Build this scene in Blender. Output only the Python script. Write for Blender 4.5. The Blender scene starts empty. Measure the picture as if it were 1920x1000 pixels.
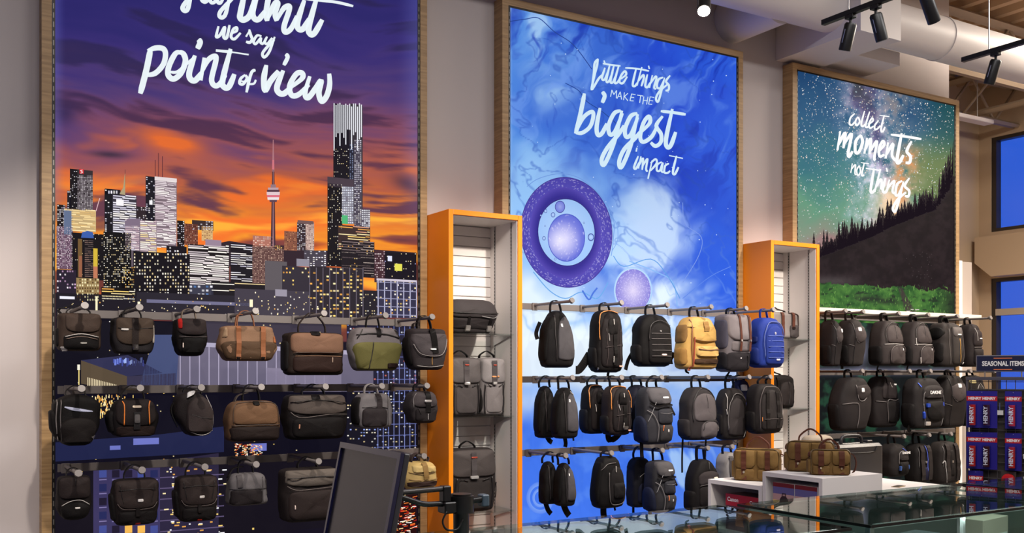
import bpy, math, random
from mathutils import Vector, Matrix, noise as mnoise
PI = math.pi
sc = bpy.context.scene
COL = sc.collection
random.seed(7)

# ------------------------------------------------------------------ camera
# x runs along the display wall, y towards it, z up; the camera stands at x = y = 0
EYE, FPX, HOR = 1.55, 1850.0, 697.0
FX, FY = 0.5195, 0.8545
cd = bpy.data.cameras.new('camera'); cam = bpy.data.objects.new('camera', cd); COL.objects.link(cam)
cam.location = (0, 0, EYE); cam.rotation_euler = (PI/2, 0, -math.atan2(FX, FY))
cd.sensor_width = 36; cd.lens = FPX/1920*36; cd.shift_y = (HOR-500)/1920; cd.clip_start = .05
sc.camera = cam

# ------------------------------------------------------------------ world, lights, exposure
def lin(c):
    return tuple(((x/255+.055)/1.055)**2.4 if x > 10 else x/255/12.92 for x in c)
w = bpy.data.worlds.new('dusk_sky'); sc.world = w; w.use_nodes = True
w.node_tree.nodes['Background'].inputs[0].default_value = (*lin((46, 96, 216)), 1)
w.node_tree.nodes['Background'].inputs[1].default_value = 1.0
sc.view_settings.view_transform = 'Standard'; sc.view_settings.look = 'None'
sc.view_settings.exposure = 0.0; sc.view_settings.gamma = 1; sc.view_settings.use_curve_mapping = False
sc.cycles.use_denoising = True
sc.cycles.max_bounces = 8; sc.cycles.transparent_max_bounces = 12
sc.cycles.caustics_reflective = False; sc.cycles.caustics_refractive = False
def area(name, loc, size, power, col, rot=(0, 0, 0)):
    l = bpy.data.lights.new(name, 'AREA'); l.shape = 'RECTANGLE'; l.size, l.size_y = size
    l.energy = power; l.color = col
    o = bpy.data.objects.new(name, l); COL.objects.link(o); o.location = loc; o.rotation_euler = rot
def spot(name, loc, target, power, col, deg=60, rad=.04):
    l = bpy.data.lights.new(name, 'SPOT'); l.energy = power; l.color = col; l.spot_size = math.radians(deg); l.spot_blend = .6
    l.shadow_soft_size = rad
    o = bpy.data.objects.new(name, l); COL.objects.link(o); o.location = loc
    o.rotation_euler = (Vector(target)-Vector(loc)).to_track_quat('-Z', 'Y').to_euler()
WARM = (1, .90, .78)
for i, (x, y) in enumerate(((0.5, 1.2), (3.6, 1.4), (6.8, 1.6))):
    area('ceiling_light', (x, y, 5.3), (2.4, 1.0), 150, (1, .97, .95))
area('end_ceiling_light', (10.6, 4.2, 5.2), (1.6, 2.4), 560, (1, .88, .74))
TRACKX = [-.9, .9, 2.4, 3.78, 4.91, 6.336, 7.8]
for x in TRACKX:
    spot('track_beam', (x, 3.8, 3.5), (x+.35, 6.1, 1.35), 230 if x < 2.5 else 330, WARM, 62, .05)

# ------------------------------------------------------------------ pixel of the photograph -> point
def ray(u):
    k = (u-960)/FPX
    return FX+FY*k, FY-FX*k
def at_y(u, v, y):
    a, b = ray(u); t = y/b
    return Vector((a*t, y, EYE+(HOR-v)*t/FPX))
def at_x(u, v, x):
    a, b = ray(u); t = x/a
    return Vector((x, b*t, EYE+(HOR-v)*t/FPX))

# ------------------------------------------------------------------ mesh helpers
class MB:
    def __init__(s): s.v = []; s.f = []; s.c = None
    def add(s, vs, fs):
        o = len(s.v); s.v += [tuple(p) for p in vs]; s.f += [tuple(i+o for i in f) for f in fs]; return s
    def box(s, x0, x1, y0, y1, z0, z1):
        return s.add([(x, y, z) for z in (z0, z1) for y in (y0, y1) for x in (x0, x1)],
                     [(0, 2, 3, 1), (4, 5, 7, 6), (0, 1, 5, 4), (2, 6, 7, 3), (0, 4, 6, 2), (1, 3, 7, 5)])
    def bbox(s, x0, x1, y0, y1, z0, z1, r=.004, seg=2):
        # box with rounded vertical edges and chamfered top and bottom rims
        def ring(ins, z):
            pts = []
            for cx, cy, a0 in ((x1-r, y0+r, -PI/2), (x1-r, y1-r, 0), (x0+r, y1-r, PI/2), (x0+r, y0+r, PI)):
                for k in range(seg+1):
                    a = a0+PI/2*k/seg
                    pts.append((cx+(r-ins)*math.cos(a), cy+(r-ins)*math.sin(a), z))
            return pts
        q = r*.6
        rings = [ring(q, z0), ring(0, z0+q), ring(0, z1-q), ring(q, z1)]
        n = len(rings[0]); vs = sum(rings, []); fs = []
        for j in range(3):
            for i in range(n): fs.append((j*n+i, j*n+(i+1) % n, (j+1)*n+(i+1) % n, (j+1)*n+i))
        fs.append(tuple(range(n-1, -1, -1))); fs.append(tuple(range(3*n, 4*n)))
        return s.add(vs, fs)
    def tube(s, path, r, n=8, cap=True):
        P = [Vector(p) for p in path]; N = len(P); vs = []; fs = []
        rr = r if isinstance(r, (list, tuple)) else [r]*N
        up = None
        for i in range(N):
            t = (P[min(i+1, N-1)]-P[max(i-1, 0)])
            t = t.normalized() if t.length > 1e-9 else Vector((0, 0, 1))
            if up is None:
                up = Vector((0, 0, 1)) if abs(t.z) < .9 else Vector((1, 0, 0))
            a = up-t*up.dot(t)
            if a.length < 1e-5: a = t.orthogonal()
            a.normalize(); b = t.cross(a); up = a
            for k in range(n):
                g = 2*PI*k/n; vs.append(P[i]+(a*math.cos(g)+b*math.sin(g))*rr[i])
        for i in range(N-1):
            for k in range(n):
                fs.append((i*n+k, i*n+(k+1) % n, (i+1)*n+(k+1) % n, (i+1)*n+k))
        if cap: fs.append(tuple(range(n-1, -1, -1))); fs.append(tuple(range((N-1)*n, N*n)))
        return s.add(vs, fs)
    def cyl(s, p, q, r, n=16, r2=None): return s.tube([p, q], [r, r if r2 is None else r2], n)
    def band(s, path, side, w, th):
        # flat webbing along a 3-D path; side = direction of its width
        P = [Vector(p) for p in path]; N = len(P); vs = []; fs = []
        sd = Vector(side).normalized()
        for i in range(N):
            t = (P[min(i+1, N-1)]-P[max(i-1, 0)]); t = t.normalized() if t.length > 1e-9 else Vector((0, 0, 1))
            a = sd-t*sd.dot(t)
            if a.length < 1e-4: a = t.orthogonal()
            a.normalize(); nrm = t.cross(a)
            for ka, kb in ((-1, -1), (1, -1), (1, 1), (-1, 1)): vs.append(P[i]+a*(ka*w/2)+nrm*(kb*th/2))
        for i in range(N-1):
            for k in range(4): fs.append((i*4+k, i*4+(k+1) % 4, i*4+4+(k+1) % 4, i*4+4+k))
        fs.append((3, 2, 1, 0)); fs.append(tuple((N-1)*4+k for k in range(4)))
        return s.add(vs, fs)
    def prism(s, pts, axis, a0, a1):
        n = len(pts)
        def P(p, a): return (a, p[0], p[1]) if axis == 'x' else (p[0], a, p[1]) if axis == 'y' else (p[0], p[1], a)
        return s.add([P(p, a0) for p in pts]+[P(p, a1) for p in pts],
                     [tuple(range(n)), tuple(range(2*n-1, n-1, -1))]+[(i, i+n, (i+1) % n+n, (i+1) % n) for i in range(n)])
    def build(s, name, mat, parent=None, smooth=False, fix=True):
        me = bpy.data.meshes.new(name); me.from_pydata(s.v, [], s.f)
        if fix:
            import bmesh
            b = bmesh.new(); b.from_mesh(me); bmesh.ops.recalc_face_normals(b, faces=b.faces); b.to_mesh(me); b.free()
        if smooth: me.shade_smooth()
        me.materials.append(mat); o = bpy.data.objects.new(name, me); COL.objects.link(o)
        if parent: o.parent = parent
        return o
def smooth_by_angle(o, deg=40):
    o.data.shade_smooth()
    try: o.data.set_sharp_from_angle(angle=math.radians(deg))
    except Exception: pass
    return o
def cat(path, k=6):
    P = [Vector(p) for p in path]
    if len(P) < 3: return [P[0].lerp(P[-1], i/k) for i in range(k+1)]
    out = []
    for i in range(len(P)-1):
        a, b, c, d = P[max(i-1, 0)], P[i], P[i+1], P[min(i+2, len(P)-1)]
        for j in range(k):
            t = j/k
            out.append(.5*((2*b)+(c-a)*t+(2*a-5*b+4*c-d)*t*t+(3*b-a-3*c+d)*t**3))
    out.append(P[-1]); return out
def tag(o, label=None, category=None, group=None, kind=None):
    if label: o['label'] = label
    if category: o['category'] = category
    if group: o['group'] = group
    if kind: o['kind'] = kind
    return o
def thing(name, label, category, loc=(0, 0, 0), rz=0, group=None):
    o = bpy.data.objects.new(name, None); COL.objects.link(o); o.empty_display_size = .05
    o.location = loc; o.rotation_euler = (0, 0, rz)
    return tag(o, label, category, group)

# ------------------------------------------------------------------ materials
MC = {}
def mat(name, c, rough=.6, metal=0, spec=.5, bump=0, scale=200, var=0, vscale=8, stretch=(1, 1, 1), emit=0, coat=0):
    key = (name, c, rough, metal, spec, bump, scale, var, vscale, stretch, emit, coat)
    if key in MC: return MC[key]
    m = bpy.data.materials.new(name); m.use_nodes = True; nt = m.node_tree; b = nt.nodes['Principled BSDF']
    L = nt.links.new; l = (*lin(c), 1)
    b.inputs['Base Color'].default_value = l; b.inputs['Roughness'].default_value = rough
    b.inputs['Metallic'].default_value = metal; b.inputs['Specular IOR Level'].default_value = spec
    b.inputs['Coat Weight'].default_value = coat
    tc = nt.nodes.new('ShaderNodeTexCoord'); mp = nt.nodes.new('ShaderNodeMapping'); mp.inputs['Scale'].default_value = stretch
    L(tc.outputs['Object'], mp.inputs['Vector'])
    n = nt.nodes.new('ShaderNodeTexNoise'); n.inputs['Scale'].default_value = vscale; n.inputs['Detail'].default_value = 4
    L(mp.outputs[0], n.inputs['Vector'])
    mx = nt.nodes.new('ShaderNodeMix'); mx.data_type = 'RGBA'
    mx.inputs[6].default_value = tuple(x*(1-var) for x in l[:3])+(1,); mx.inputs[7].default_value = tuple(min(1, x*(1+var)) for x in l[:3])+(1,)
    L(n.outputs[0], mx.inputs[0]); L(mx.outputs[2], b.inputs['Base Color'])
    if bump:
        n2 = nt.nodes.new('ShaderNodeTexNoise'); n2.inputs['Scale'].default_value = scale; n2.inputs['Detail'].default_value = 2
        L(tc.outputs['Object'], n2.inputs['Vector'])
        bp = nt.nodes.new('ShaderNodeBump'); bp.inputs['Strength'].default_value = bump; bp.inputs['Distance'].default_value = .004
        L(n2.outputs[0], bp.inputs['Height']); L(bp.outputs[0], b.inputs['Normal'])
    if emit:
        b.inputs['Emission Color'].default_value = l; b.inputs['Emission Strength'].default_value = emit
    MC[key] = m; return m
def fab(c, rough=.72, bump=.35, var=.18):
    k = (.5+.5*min(1, max(0, max(c)-30)/30))*(1-.24*min(1, max(0, max(c)-110)/60)); c = tuple(round(255*max(0, 1.055*max(x*k, 1e-5)**(1/2.4)-.055), 1) for x in lin(c))
    return mat('woven_fabric', tuple(c), rough, 0, .14, bump, 260, var, 14)
def glassmat(name, tint=(.93, .98, .96), rough=0):
    if name in MC: return MC[name]
    m = bpy.data.materials.new(name); m.use_nodes = True; b = m.node_tree.nodes['Principled BSDF']
    # clear sheet glass: straight-through light with a Fresnel mirror on top
    nt = m.node_tree; L = nt.links.new; out = nt.nodes['Material Output']; nt.nodes.remove(b)
    tr = nt.nodes.new('ShaderNodeBsdfTransparent'); tr.inputs[0].default_value = (*tint, 1)
    gl = nt.nodes.new('ShaderNodeBsdfGlossy'); gl.inputs['Roughness'].default_value = rough; lw = nt.nodes.new('ShaderNodeLayerWeight'); lw.inputs[0].default_value = .5; pw = nt.nodes.new('ShaderNodeMath'); pw.operation = 'POWER'; pw.inputs[1].default_value = 5; L(lw.outputs['Facing'], pw.inputs[0])
    fr = nt.nodes.new('ShaderNodeMath'); fr.operation = 'MULTIPLY_ADD'; fr.inputs[1].default_value = .96; fr.inputs[2].default_value = .04; L(pw.outputs[0], fr.inputs[0])
    mx = nt.nodes.new('ShaderNodeMixShader'); L(fr.outputs[0], mx.inputs[0]); L(tr.outputs[0], mx.inputs[1]); L(gl.outputs[0], mx.inputs[2]); L(mx.outputs[0], out.inputs[0])
    MC[name] = m; return m
def wood(axis):
    k = 'wood'+axis
    if k in MC: return MC[k]
    m = bpy.data.materials.new('light_oak'); m.use_nodes = True; nt = m.node_tree; b = nt.nodes['Principled BSDF']; L = nt.links.new
    tc = nt.nodes.new('ShaderNodeTexCoord'); mp = nt.nodes.new('ShaderNodeMapping')
    mp.inputs['Scale'].default_value = (1.6, 1.6, 22) if axis == 'x' else (1.2, 1.2, 40)
    n = nt.nodes.new('ShaderNodeTexNoise'); n.inputs['Scale'].default_value = 2.2; n.inputs['Detail'].default_value = 6; n.inputs['Distortion'].default_value = .6
    r = nt.nodes.new('ShaderNodeValToRGB'); e = r.color_ramp.elements
    e[0].position = .25; e[0].color = (*lin((132, 102, 66)), 1); e[1].position = .75; e[1].color = (*lin((180, 146, 102)), 1)
    L(tc.outputs['Object'], mp.inputs[0]); L(mp.outputs[0], n.inputs['Vector']); L(n.outputs[0], r.inputs[0]); L(r.outputs[0], b.inputs['Base Color'])
    b.inputs['Roughness'].default_value = .5; MC[k] = m; return m
def printmat():
    if 'print' in MC: return MC['print']
    m = bpy.data.materials.new('backlit_print'); m.use_nodes = True; nt = m.node_tree; b = nt.nodes['Principled BSDF']; L = nt.links.new
    a = nt.nodes.new('ShaderNodeAttribute'); a.attribute_name = 'Col'
    h = nt.nodes.new('ShaderNodeMix'); h.data_type = 'RGBA'; h.blend_type = 'MULTIPLY'; h.inputs[0].default_value = 1; h.inputs[7].default_value = (.12, .12, .12, 1)
    L(a.outputs[0], h.inputs[6]); L(h.outputs[2], b.inputs['Base Color']); L(a.outputs[0], b.inputs['Emission Color'])
    b.inputs['Emission Strength'].default_value = .92; b.inputs['Roughness'].default_value = .6; b.inputs['Specular IOR Level'].default_value = .05
    m.cycles.emission_sampling = 'NONE'; MC['print'] = m; return m
BLACKM = lambda: mat('black_metal', (24, 24, 26), .4, .3, .5)
GREYM = lambda: mat('grey_painted_metal', (112, 105, 103), .45, .1, .5, 0, 200, .04)
PLAST = lambda: mat('black_plastic', (15, 15, 17), .35, 0, .5)
CHROME = lambda: mat('brushed_steel', (190, 190, 192), .3, .9, .5)
WALLP = lambda: mat('grey_wall_paint', (186, 177, 176), .85, 0, .3, .06, 300, .03, 2)
BEIGE = lambda: mat('beige_wall_paint', (190, 168, 142), .85, 0, .3, .06, 300, .03, 2)
WHITE = lambda: mat('white_paint', (205, 198, 198), .8, 0, .3, .04, 300, .02, 3)
# ------------------------------------------------------------------ the setting
WY = 6.21; PY = 6.1           # wall plane and the plane of the lightbox fronts
def struct(name, mb, m): return tag(mb.build(name, m), kind='structure')
struct('floor', MB().box(-5, 13.2, -4, 9, -.1, 0), mat('grey_floor_tile', (120, 116, 112), .4, 0, .5, 0, 200, .08, 2))
struct('wall_back', MB().box(-5, 8.93, WY, 6.45, 0, 5.62), WALLP())
b = MB().box(-5.1, -5, -4, -2, 0, 5.62).box(-5.1, -5, 4.2, 6.45, 0, 5.62).box(-5.1, -5, -2, 4.2, 0, .3).box(-5.1, -5, -2, 4.2, 3.0, 5.62)
struct('wall_left', b, WALLP())
f = MB().box(-5.08, -5.02, -2, 4.2, .3, .36).box(-5.08, -5.02, -2, 4.2, 2.94, 3.0)
for yy in (-2, -.5, 1.1, 2.6, 4.14): f.box(-5.08, -5.02, yy, yy+.06, .36, 2.94)
o = struct('window_3', f, mat('dark_window_frame', (62, 55, 50), .4, .3)); MB().box(-5.055, -5.045, -2, 4.2, .36, 2.94).build('glass_pane', glassmat('window_glass', (.96, .98, 1)), o)  # unseen window, added for its blue reflection in the monitor
struct('wall_front', MB().box(-5, 13.2, -4.1, -4, 0, 5.62), WALLP())
struct('wall_alcove', MB().box(8.93, 13.1, 8.5, 8.6, 0, 5.62), BEIGE())
struct('wall_alcove_side', MB().box(8.83, 8.93, 6.45, 8.6, 0, 5.62), BEIGE())
RX = 12.9
# right wall with an upper and a lower window opening
b = MB(); wy1, wy0 = 8.32, 5.0
b.box(RX, RX+.2, -4, wy0, 0, 5.62); b.box(RX, RX+.2, wy1, 8.6, 0, 5.62)
b.box(RX, RX+.2, wy0, wy1, 0, .9); b.box(RX, RX+.2, wy0, wy1, 2.85, 3.5); b.box(RX, RX+.2, wy0, wy1, 4.82, 5.62)
struct('wall_right', b, BEIGE())
# bulkhead over the lower windows
b = MB().box(RX-.22, RX, -4, 8.18, 2.86, 3.42)
b.add([(RX-.22, 8.18, 2.86), (RX-.22, 8.18, 3.42), (RX, 8.18, 2.86), (RX, 8.18, 3.42), (RX-.22, 8.42, 3.06), (RX-.22, 8.42, 3.42), (RX, 8.42, 3.06), (RX, 8.42, 3.42)],
      [(0, 1, 5, 4), (2, 6, 7, 3), (0, 4, 6, 2), (1, 3, 7, 5), (4, 5, 7, 6), (0, 2, 3, 1)])
struct('trim_window_bulkhead', b, BEIGE())
FR = mat('dark_window_frame', (62, 55, 50), .4, .3)
for k, (z0, z1, zm) in enumerate(((3.5, 4.82, None), (.9, 2.85, 2.33))):
    f = MB(); t = .07
    f.box(RX+.02, RX+.13, wy1-t, wy1, z0, z1).box(RX+.02, RX+.13, wy0, wy0+t, z0, z1).box(RX+.02, RX+.13, wy0+t, wy1-t, z0, z0+.05).box(RX+.02, RX+.13, wy0+t, wy1-t, z1-.05, z1)
    f.box(RX+.02, RX+.13, 6.7, 6.76, z0+.05, z1-.05)
    o = struct('window_%d' % (k+1), f, FR)
    if zm: MB().box(RX+.0, RX+.12, wy0+t, wy1-t, zm, zm+.09).build('mullion', mat('pale_window_bar', (176, 164, 150), .5), o)
    MB().box(RX+.08, RX+.09, wy0+t-.02, wy1-t+.02, z0+.03, z1-.03).build('glass_pane', glassmat('window_glass', (.96, .98, 1)), o)
# ceiling deck with flutes running towards the wall
b = MB(); x = -5.0; zc = 5.5; prof = []
while x < 13.1:
    prof += [(x, zc), (x+.09, zc), (x+.13, zc+.09), (x+.25, zc+.09)]; x += .30
n = len(prof)
b.add([(p[0], -4, p[1]) for p in prof]+[(p[0], 8.6, p[1]) for p in prof], [(i, i+1, n+i+1, n+i) for i in range(n-1)])
b.box(-5, 13.2, -4, 8.6, zc+.12, zc+.2)
struct('ceiling', b, mat('tan_roof_deck', (170, 142, 112), .7, 0, .3, 0, 200, .05))
JM = mat('beige_painted_steel', (150, 132, 112), .6, 0, .4)
def joist(name, p, q, ztop, h, label, seg, top=True):
    P, Q = Vector((*p, 0)), Vector((*q, 0)); d = (Q-P).normalized(); s = Vector((-d.y, d.x, 0)); L = (Q-P).length
    t = thing(name, label, 'joist', (*p, ztop-h)); o = -Vector((*p, ztop-h))
    def chord(z, w):
        m = MB()
        for sg in (-1, 1):
            a = P+s*(sg*.03); c = Q+s*(sg*.03)
            m.tube([Vector((a.x, a.y, z))+o, Vector((c.x, c.y, z))+o], w, 4)
        return m
    chord(ztop-.03, .042).build('top_chord', JM, t); chord(ztop-h, .034).build('bottom_chord', JM, t)
    for i in range(seg):
        a = P.lerp(Q, i/seg); c = P.lerp(Q, (i+.5)/seg); e = P.lerp(Q, (i+1)/seg)
        MB().tube([Vector((a.x, a.y, ztop-.03))+o, Vector((c.x, c.y, ztop-h))+o], .018, 8).build('web_bar', JM, t)
        MB().tube([Vector((c.x, c.y, ztop-h))+o, Vector((e.x, e.y, ztop-.03))+o], .018, 8).build('web_bar', JM, t)
    return t
joist('roof_joist', (-1, 6.6), (12.9, 6.6), 5.46, .66, 'beige open-web roof joist running above the round white duct', 12)
joist('roof_joist', (8.95, 7.95), (12.9, 7.95), 5.46, .55, 'beige open-web joist under the roof deck beyond the end of the grey wall', 4)
joist('roof_joist', (11.6, 8.45), (11.6, 2.0), 5.36, .52, 'beige open-web joist running out from the far beige wall towards the windows', 6)
t = thing('linear_ceiling_light', 'pale slim linear light fitting under the joists near the far beige wall', 'ceiling light', (11.2, 7.6, 4.70))
MB().bbox(-.5, .55, -.07, .07, 0, .05, .01).build('housing', WHITE(), t)
MB().cyl((-.3, 0, .05), (-.3, 0, .72), .006, 8).build('hanger_rod', CHROME(), t)
MB().cyl((.3, 0, .05), (.3, 0, .72), .006, 8).build('hanger_rod', CHROME(), t)

# round duct along the wall, its branch into the wall and the two boxed-in ducts
DZ = EYE+3.0; DY = 5.6; DR = .19
DM = mat('white_painted_duct', (214, 208, 208), .5, .0, .4, 0, 200, .02, 2)
d = thing('air_duct', 'large round white air duct running along the wall below the ceiling', 'duct', (6.0, DY, DZ))
def cyl_smooth(mb, name, m, par, deg=40): return smooth_by_angle(mb.build(name, m, par), deg)
cyl_smooth(MB().cyl((-6.5, 0, 0), (.50, 0, 0), DR, 40), 'duct_pipe', DM, d)
cyl_smooth(MB().cyl((.97, 0, 0), (6.8, 0, 0), DR, 40), 'duct_pipe', DM, d)
cyl_smooth(MB().cyl((-.05, .05, -.02), (-.05, WY-DY-.002, -.02), DR-.004, 40), 'branch_pipe', DM, d)
for px in (-4.6, 1.9, 3.9, 5.6):
    cyl_smooth(MB().cyl((px-.015, 0, 0), (px+.015, 0, 0), DR+.006, 40), 'seam_band', DM, d)
MB().box(.49, .985, -.30, WY-DY-.002, -.265, .45).build('plenum_box', DM, d)
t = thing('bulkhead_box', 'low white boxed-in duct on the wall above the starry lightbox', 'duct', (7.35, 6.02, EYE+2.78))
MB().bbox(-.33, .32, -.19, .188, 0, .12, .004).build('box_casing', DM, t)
MB().box(-.352, -.331, -.19, .188, .0, .1).build('painted_shadow_strip', mat('painted_shadow_grey', (70, 66, 66), .7), t)  # dark strip stands in for the shadow line along the box side
# end pier beside the starry lightbox
b = MB().box(8.935, 8.985, 6.1, 6.2, 0, 2.66); struct('trim_white_end_post', b, mat('bright_white_edge', (250, 246, 240), .6))
b = MB().box(8.986, 9.17, 6.12, 6.2, 0, 2.655); struct('wall_display_end', b, mat('grey_laminate', (165, 152, 144), .6))

# ------------------------------------------------------------------ printed pictures
class Print:
    def __init__(s, clip=None): s.v = []; s.f = []; s.c = []; s.clip = clip
    def poly(s, pts, col, layer=1):
        o = len(s.v); y = PY-.0001*layer
        q = [at_y(p[0], p[1], y) for p in pts]
        if s.clip and any(not (s.clip[0] < p.x < s.clip[1] and s.clip[2] < p.z < s.clip[3]) for p in q): return
        s.v += q; s.f.append(tuple(range(o, o+len(pts))))
        if isinstance(col[0], (int, float)): col = [col]*len(pts)
        s.c += [(*lin(k), 1) for k in col]
    def rect(s, u0, u1, v0, v1, col, layer=1):
        um = (u0+u1)/2; y = PY-.0001*layer
        a, b_ = at_y(u0, v0, y), at_y(u1, v0, y); z0, z1 = at_y(um, v0, y).z, at_y(um, v1, y).z
        o = len(s.v); s.v += [(a.x, y, z0), (b_.x, y, z0), (b_.x, y, z1), (a.x, y, z1)]; s.f.append((o, o+1, o+2, o+3))
        if isinstance(col[0], (int, float)): col = [col]*4
        s.c += [(*lin(k), 1) for k in col]
    def line(s, pts, w, col, layer=2, k=5):
        P = [Vector((p[0], p[1], 0)) for p in pts]; P = cat(P, k) if len(P) > 2 else P
        N = len(P); q = []
        for i in range(N):
            t = P[min(i+1, N-1)]-P[max(i-1, 0)]
            t = t.normalized() if t.length > 1e-9 else Vector((1, 0, 0)); n = Vector((-t.y, t.x, 0))
            ww = (w(i/(N-1)) if callable(w) else w)/2
            q.append((P[i]+n*ww, P[i]-n*ww))
        for i in range(N-1):
            s.poly([q[i][0][:2], q[i+1][0][:2], q[i+1][1][:2], q[i][1][:2]], col, layer)
    def disc(s, cx, cy, rx, ry, c0, c1, layer=2, n=40, rings=4, rot=0, f=None, inner=0):
        def P(r, k):
            a = 2*PI*k/n; x, y = rx*r*math.cos(a), ry*r*math.sin(a)
            return (cx+x*math.cos(rot)-y*math.sin(rot), cy+x*math.sin(rot)+y*math.cos(rot))
        def C(r, k):
            c = tuple(p+(q-p)*((r-inner)/(1-inner)) for p, q in zip(c0, c1))
            return f(P(r, k), c) if f else c
        for j in range(rings):
            r0 = inner+(1-inner)*j/rings; r1 = inner+(1-inner)*(j+1)/rings
            for k in range(n):
                if r0 == 0: s.poly([P(0, 0), P(r1, k), P(r1, k+1)], [C(0, 0), C(r1, k), C(r1, k+1)], layer)
                else: s.poly([P(r0, k), P(r1, k), P(r1, k+1), P(r0, k+1)], [C(r0, k), C(r1, k), C(r1, k+1), C(r0, k+1)], layer)
    def grid(s, x0, x1, z0, z1, fn, du=4.0, layer=0):
        # base picture over the whole sheet, coloured by fn(u, v) of the picture's own design coordinates
        y = PY-.0001*layer; nx = int(UW/du); o = len(s.v)
        nz = int((z1-z0)/(x1-x0)*nx*1.0); vs = []
        for j in range(nz+1):
            for i in range(nx+1):
                X = x0+(x1-x0)*i/nx; Z = z0+(z1-z0)*j/nz
                r = X*FY-y*FX; t = X*FX+y*FY
                vs.append(((X, y, Z), (*lin(fn(960+FPX*r/t, HOR-FPX*(Z-EYE)/t)), 1)))
        s.v += [p[0] for p in vs]
        for j in range(nz):
            for i in range(nx):
                a = j*(nx+1)+i; q = (a, a+1, a+nx+2, a+nx+1)
                s.f.append(tuple(k+o for k in q)); s.c += [vs[k][1] for k in q]
    def build(s, name, parent):
        me = bpy.data.meshes.new(name); o0 = parent.location
        me.from_pydata([tuple(Vector(p)-o0) for p in s.v], [], s.f)
        at = me.color_attributes.new('Col', 'FLOAT_COLOR', 'CORNER')
        at.data.foreach_set('color', [x for c in s.c for x in c])
        me.materials.append(printmat()); o = bpy.data.objects.new(name, me); COL.objects.link(o); o.parent = parent
        return o
UW = 680.0
def mixc(a, b, t): t = max(0, min(1, t)); return tuple(p+(q-p)*t for p, q in zip(a, b))
def ramp(stops, t):
    if t <= stops[0][0]: return stops[0][1]
    for (a, c), (b_, d_) in zip(stops, stops[1:]):
        if t <= b_: return mixc(c, d_, (t-a)/(b_-a))
    return stops[-1][1]
def fb(x, y, z=0, o=4): return mnoise.fractal(Vector((x, y, z)), 1.0, 2.0, o)
def sstep(a, b_, x): t = max(0, min(1, (x-a)/(b_-a))); return t*t*(3-2*t)

LTR = (236, 246, 250)
def brush(pr, strokes, ox, oy, s, col=LTR, layer=40):
    # strokes: (width, [(x, y) ...]) in the lettering's own layout units
    for wd, pts in strokes:
        P = [(ox+x/s, oy+y/s) for x, y in pts]
        wpx = wd/s
        pr.line(P, lambda t: wpx*(.62+.38*min(1, 6*t, 5*(1-t)+.25)), col, layer, 7)

def lightbox(name, label, x0, x1, z1, z0=.25):
    fx, dk = .052, .014
    t = thing(name, label, 'lightbox', ((x0+x1)/2, PY, z0)); c = t.location.copy()
    def loc(m): m.v = [(p[0]-c.x, p[1]-c.y, p[2]-c.z) for p in m.v]; return m
    loc(MB().box(x0, x0+fx, PY-.008, WY-.002, z0, z1-fx)).build('frame_upright', wood('x'), t)
    loc(MB().box(x1-fx, x1, PY-.008, WY-.002, z0, z1-fx)).build('frame_upright', wood('x'), t)
    loc(MB().box(x0, x1, PY-.008, WY-.002, z1-fx, z1)).build('frame_rail', wood('z'), t)
    SL = mat('black_slotted_steel', (38, 36, 36), .4, .5); LT = mat('slot_rim', (118, 114, 110), .4, .4)
    for xa in (x0+fx, x1-fx-dk-.004):
        loc(MB().box(xa, xa+dk+.004, PY-.004, PY+.02, z0, z1-fx)).build('slotted_upright', SL, t)
        m = MB(); z = z0+.02
        while z < z1-fx-.06: m.box(xa+.006, xa+.012, PY-.0048, PY-.004, z, z+.03); z += .052
        loc(m).build('slots', LT, t)
    loc(MB().box(x0+fx+dk, x1-fx-dk, PY-.003, PY+.02, z1-fx-.012, z1-fx)).build('black_top_edge', SL, t)
    loc(MB().box(x0+fx+dk, x1-fx-dk, PY+.004, WY-.004, z0, z1-fx-.012)).build('backing', mat('white_backing', (200, 200, 200), .8), t)
    return t, x0+fx+dk+.004, x1-fx-dk-.004, z1-fx-.012, z0
exec_prints = []
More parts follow.
